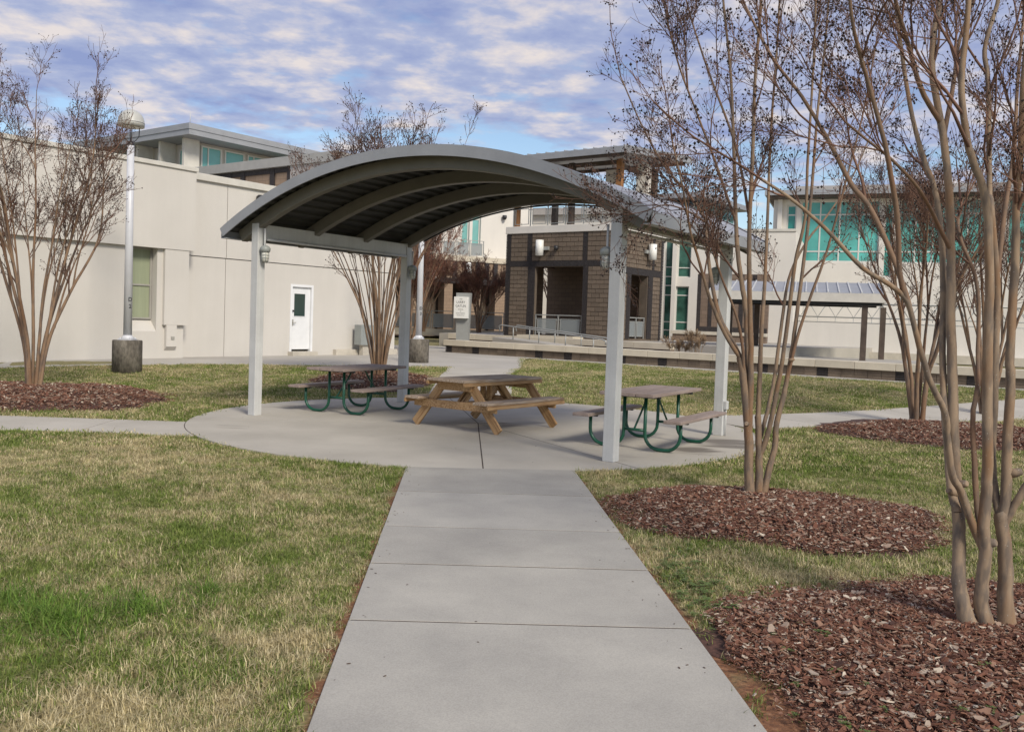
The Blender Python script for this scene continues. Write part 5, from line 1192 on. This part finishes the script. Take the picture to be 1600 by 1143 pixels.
def vase(g, base, h, spread, n, r0, split=2):
    """procedural vase of stems"""
    out = []; b = np.array(base, float)
    for k in range(n):
        a = 2*math.pi*k/n+g.uniform(-.35,.35); s = spread*g.uniform(.25,1); hh = h*g.uniform(.75,1)*(1-.12*s/spread)
        d = np.array([math.cos(a), math.sin(a), 0]); P = []
        for t in np.linspace(0,1,6):
            P.append(b+d*(.05+.07*g.uniform()+s*t**1.5)+np.array([0,0,-.05+hh*t])+np.append(g.normal(0,.05*h/7,2)*t,0)*1.0)
        P = np.array(P); r = r0*g.uniform(.7,1.1)*np.linspace(1,.16,6); out.append((P, r))
        for q in range(split):
            i = g.integers(1,4); u = g.uniform(); q0 = P[i]*(1-u)+P[i+1]*u; rr = r[i]*.7; aa = a+g.uniform(-1.0,1.0); dd = np.array([math.cos(aa), math.sin(aa), 0]); hl_ = (b[2]+hh-q0[2])*g.uniform(.65,.95); s2 = spread*g.uniform(.15,.5)
            Q = np.array([q0+dd*s2*t**1.3+np.array([0,0,hl_*t])+np.append(g.normal(0,.03*h/7,2)*t,0) for t in np.linspace(0,1,5)]); out.append((Q, rr*np.linspace(1,.2,5)))
    return out
BK = (M['bark'], M['twig']); BF = (M['bark_far'], M['twig']); BR_ = (M['bark_far'], M['twig_red'])
def stubs(T, lst):
    """pruned branch stubs with a pale collar and cut face"""
    for px_, py_, D, d, r in lst:
        p = at(px_, py_, D)-T.location; d = Vector(d).normalized()
        MB().tube([p-d*.03, p+d*r*.6, p+d*r*1.5, p+d*r*1.9], [r*1.5, r*1.25, r*1.05, r*.8], 10).build('pruned_stub', M['bark'], T)
def tree_patio():
    g = np.random.default_rng(21); D = 8.6; L = []; S = []
    a = lambda pix, r0, r1, dd=0.: grow_limb(L, S, pix, D, r0, r1, dd)
    a([(1172,782),(1170,740),(1170,697),(1168,655),(1163,600),(1157,558)], .047, .036)
    a([(1157,560),(1131,518),(1113,476),(1104,450),(1090,400),(1079,363),(1068,300),(1050,220)], .022, .006, -.5)
    a([(1158,556),(1140,525),(1123,490),(1110,429),(1104,370),(1103,346),(1087,318),(1068,295),(1032,250),(1000,190),(970,120)], .024, .006, .7)
    a([(1163,600),(1160,540),(1150,492),(1130,440),(1115,397)], .017, .008, -.3)
    a([(1169,660),(1168,600),(1168,540),(1165,481),(1155,416),(1150,350),(1147,250),(1142,120),(1130,0),(1120,-120)], .034, .008, .4)
    a([(1174,690),(1173,610),(1173,547),(1171,455),(1171,350),(1176,240),(1180,120),(1190,0),(1195,-100)], .032, .008, -.3)
    a([(1185,782),(1186,740),(1186,700),(1184,650)], .040, .03)
    a([(1184,655),(1187,590),(1189,534),(1194,455),(1199,350),(1205,200),(1215,60),(1222,-90)], .026, .007, .6)
    a([(1184,690),(1197,650),(1210,590),(1222,500),(1234,430),(1262,375),(1290,340),(1330,280),(1365,200)], .022, .006, .8)
    a([(1191,782),(1201,735),(1211,697),(1213,663),(1224,620),(1230,590),(1238,545),(1247,476),(1258,390),(1268,300),(1277,180),(1290,60),(1300,-80)], .033, .008, .2)
    a([(1186,712),(1196,690),(1205,655),(1214,610),(1223,560),(1234,476),(1244,402),(1258,340),(1262,250),(1270,120),(1275,0)], .028, .008, -.5)
    a([(1230,595),(1244,534),(1262,476),(1289,402),(1304,350),(1325,270),(1350,170),(1370,60)], .017, .006, -.2)
    a([(1150,350),(1120,260),(1090,180),(1060,100),(1040,20)], .014, .006, -.4)
    a([(1171,350),(1150,230),(1110,120),(1080,30),(1060,-50)], .014, .006, .7)
    a([(1103,346),(1075,330),(1040,320),(1010,330)], .010, .004, -.4)
    b = at(1182,780,D); T = myrtle('crape_myrtle', 'multi-stemmed bare tree in the mulch ring next to the pavilion', (b.x, b.y, float(bed_z('A', b.x, b.y))-.03), L, g, (7,6,4.0), .84, .0024, .0080, (M['bark_brown'], M['twig']), 4, 1.1, .30, zmin=2.05); stubs(T, [(1166,662,8.5,(-.3,-1,.1),.018),(1237,562,8.6,(.9,-.3,.3),.014)])
tree_patio()
def tree_front():
    g = np.random.default_rng(33); D = 4.88; L = []; S = []
    a = lambda pix, r0, r1, dd=0.: grow_limb(L, S, pix, D, r0*.66, r1*.66, dd)
    a([(1515,984),(1503,940),(1498,900),(1499,840),(1496,790),(1493,740),(1490,684),(1489,605),(1486,500),(1486,407),(1483,302),(1473,210),(1457,118),(1460,52),(1468,0),(1475,-150)], .062, .020, .5)
    a([(1496,800),(1485,760),(1481,700),(1476,650),(1473,549),(1473,407),(1462,302),(1444,250),(1425,180),(1410,90),(1399,0),(1385,-130)], .036, .014, .9)
    a([(1542,984),(1533,935),(1536,900),(1540,860),(1537,824),(1541,770),(1543,722),(1543,600),(1544,549),(1546,434),(1541,316),(1520,250),(1510,210),(1502,131),(1512,26),(1520,-140)], .058, .019, -.2)
    a([(1538,862),(1518,815),(1502,768),(1488,742),(1481,690),(1476,644),(1452,592),(1436,539),(1418,473),(1389,444),(1347,418),(1305,373),(1279,347),(1235,310),(1190,280)], .034, .010, -.7)
    a([(1420,480),(1410,442),(1384,376),(1357,321),(1331,289),(1305,240),(1289,210),(1252,150),(1213,100),(1190,60),(1165,10)], .026, .009, .3)
    a([(1415,470),(1407,434),(1402,342),(1394,286),(1381,218),(1357,131),(1342,79),(1331,26),(1320,-90)], .024, .010, -.5)
    a([(1478,390),(1465,350),(1452,323),(1431,289),(1394,250),(1350,215),(1320,190)], .020, .008, -.6)
    a([(1537,830),(1527,796),(1522,705),(1520,650),(1528,600),(1528,549),(1527,447),(1500,370),(1497,340)], .026, .014, .6)
    a([(1574,992),(1571,940),(1571,880),(1567,830),(1562,800)], .065, .052)
    a([(1565,815),(1557,780),(1550,720),(1553,640),(1556,540),(1558,440),(1548,316),(1546,299),(1544,131),(1539,73),(1562,-10),(1580,-140)], .036, .016, .6)
    a([(1566,808),(1572,770),(1574,687),(1579,600),(1578,549),(1586,407),(1588,316),(1594,250),(1600,120),(1612,0),(1620,-140)], .046, .018, -.1)
    a([(1568,820),(1583,792),(1600,764),(1625,720),(1640,600),(1655,450),(1665,300),(1670,120),(1680,-60)], .036, .016, -.3)
    a([(1465,205),(1440,140),(1418,66),(1399,0),(1380,-100)], .024, .012, -.5)
    a([(1546,434),(1570,330),(1585,230),(1590,130),(1600,20)], .024, .012, .8)
    a([(1473,210),(1490,130),(1500,60),(1530,-20)], .022, .012, .5)
    b = at(1545,984,D); T = myrtle('crape_myrtle', 'thick smooth-barked bare tree in the mulch ring beside the red clay verge', (b.x, b.y, float(bed_z('B', b.x, b.y))-.03), L, g, (6.5,5.6,3.5), .74, .0019, .0062, BK, 4, 1.0, .30, stem_sides=14, zmin=2.0); stubs(T, [(1545,848,4.85,(.7,-.7,.25),.021),(1503,756,4.81,(.5,-.8,.3),.017),(1487,768,4.90,(-.9,-.3,.3),.016),(1586,738,4.86,(.9,-.4,.3),.019)])
tree_front()
def lean_in(limbs, xmax, z0):
    out = []
    for p, r in limbs:
        p = p.copy(); over = np.maximum(p[:,0]-xmax, 0)*np.clip((p[:,2]-z0)/1.0, 0, 1); p[:,0] -= over; out.append((p, r))
    return out
def far_tree(x, y, h, spread, n, r0, seed, label, k, len1, tw, pod, mats, z=None, split=2, pan=3, fine=1.6, name='crape_myrtle', group='bare crape myrtles round the lawns', start=.3, cat='tree', xmax=None):
    g = np.random.default_rng(seed); z = float(terr(x, y)) if z is None else z
    st = vase(g, (x, y, z), h, spread, n, r0, split)
    if xmax: st = lean_in(st, *xmax)
    myrtle(name, label, (x, y, z), st, g, k, len1, tw, pod, mats, pan, fine, start, group, cat, 7, zmin=h*.33)
# beside the cream offices, standing in its own ring of mulch
far_tree(-8.5,15.9,5.75,2.1,10,.036,4,'wide bare tree in the mulch ring beside the lamp post marked D2',(4,4,2.7),.95,.0036,.0105,BF,z=.17,split=2,pan=3,fine=1.7,xmax=(-7.65,3.0))
far_tree(-3.05,20.6,5.9,1.9,20,.031,15,'upright clump of many tan stems behind the pavilion',(3.2,4.2,2.8),.85,.0042,.012,BF,z=.35,split=2,pan=2,fine=1.8,start=.5)
far_tree(7.55,16.6,5.4,1.9,6,.045,26,'slender bare tree in the mulch beside the far walk',(4.5,4.2,2.7),.95,.0036,.0105,BF,z=.05,split=3,pan=3,fine=1.7)
far_tree(9.9,18.6,5.8,2.0,7,.05,37,'bare tree on the lawn beyond the far walk',(3.6,4,2.5),.95,.0036,.0105,BF,split=2,pan=3,fine=1.7)
far_tree(-4.2,36.5,5.6,2.2,12,.05,48,'russet twiggy tree between the cream offices and the sign pylon',(5,4.5,3),1.1,.0062,.014,BR_,split=2,pan=2,fine=1.6,z=.26)
far_tree(-1.9,50.0,4.0,1.9,11,.05,59,'russet bushy tree behind the plaza fence near the tower',(4.5,4,2.6),1.0,.0075,.014,BR_,split=2,pan=2,fine=1.6,z=.88)
far_tree(-5.2,51.5,4.4,2.1,10,.05,61,'russet bushy tree behind the plaza fence near the arcade',(4.5,4,2.6),1.0,.0075,.014,BR_,split=2,pan=2,fine=1.6,z=.88)
far_tree(2.6,52.5,6.0,2.3,8,.06,72,'bare tree in the court behind the block tower',(4,4,2.5),1.2,.009,.015,BF,split=2,pan=1,fine=1.6,z=.88)
# dry tufts of shrub before the glazed wing
for k, (px_, D_, h, lab) in enumerate(((1056,34.2,.75,'pale dry shrub behind the low wall in front of the green glass strip'),(1066,34.0,.5,'shortest dry shrub behind the low wall, among taller ones'),(1083,33.6,1.05,'tallest dry shrub behind the low wall before the white pilaster'),(1091,33.4,.85,'dry shrub behind the low wall touching the brown block plinth'))):
    p = at(px_,545,D_); far_tree(p.x,p.y,h,.35,9,.010,80+k,lab,(3,3,2),.22,.005,.0,(M['twig_dry'],M['twig_dry']),z=.48,split=1,pan=0,name='dry_shrub',group='dry shrubs behind the low wall',cat='shrub')

# ------------------------------------------------------------------ litter on the concrete
def litter():
    g = np.random.default_rng(5); coll = bpy.data.collections.new('litter_sources'); m = mat('leaf litter', (.09,.05,.03), .9, var=.4, scale=40)
    for k in range(3):
        r_ = random.Random(k); coll.objects.link(bpy.data.objects.new('crumb', MB().prism([(math.cos(a)*r_.uniform(.6,1), .45*math.sin(a)*r_.uniform(.6,1)) for a in (0,1.2,2.4,3.6,5)], -.1,.12).mesh('crumb', m)))
    n = 70; y = g.uniform(2.6,9.6,n); s = g.choice([0,1],n,p=[.45,.55]); e = np.abs(g.normal(0,.10,n)); x = np.where(s == 0, path_x(y)+.02+e, path_x(y)+PW-.02-e)
    k = 9; x = np.concatenate([x, path_x(g.uniform(3,9,k))+g.uniform(.2,1.6,k)]); y = np.concatenate([y, g.uniform(3,9.5,k)])
    k = 60; t = g.uniform(0,6.28,k); rr = PAD[2]*np.sqrt(g.uniform(.3,.98,k)); x = np.concatenate([x, PAD[0]+rr*np.cos(t)]); y = np.concatenate([y, PAD[1]+rr*np.sin(t)])
    n = len(x); sz = g.uniform(.004,.013,n); instancer('leaf_litter', np.stack([x,y,np.full(n,.0275)],1), np.stack([0*sz,0*sz,g.uniform(0,6.28,n)],1), np.stack([sz,sz,sz*.6],1), coll, seed=3)
litter()
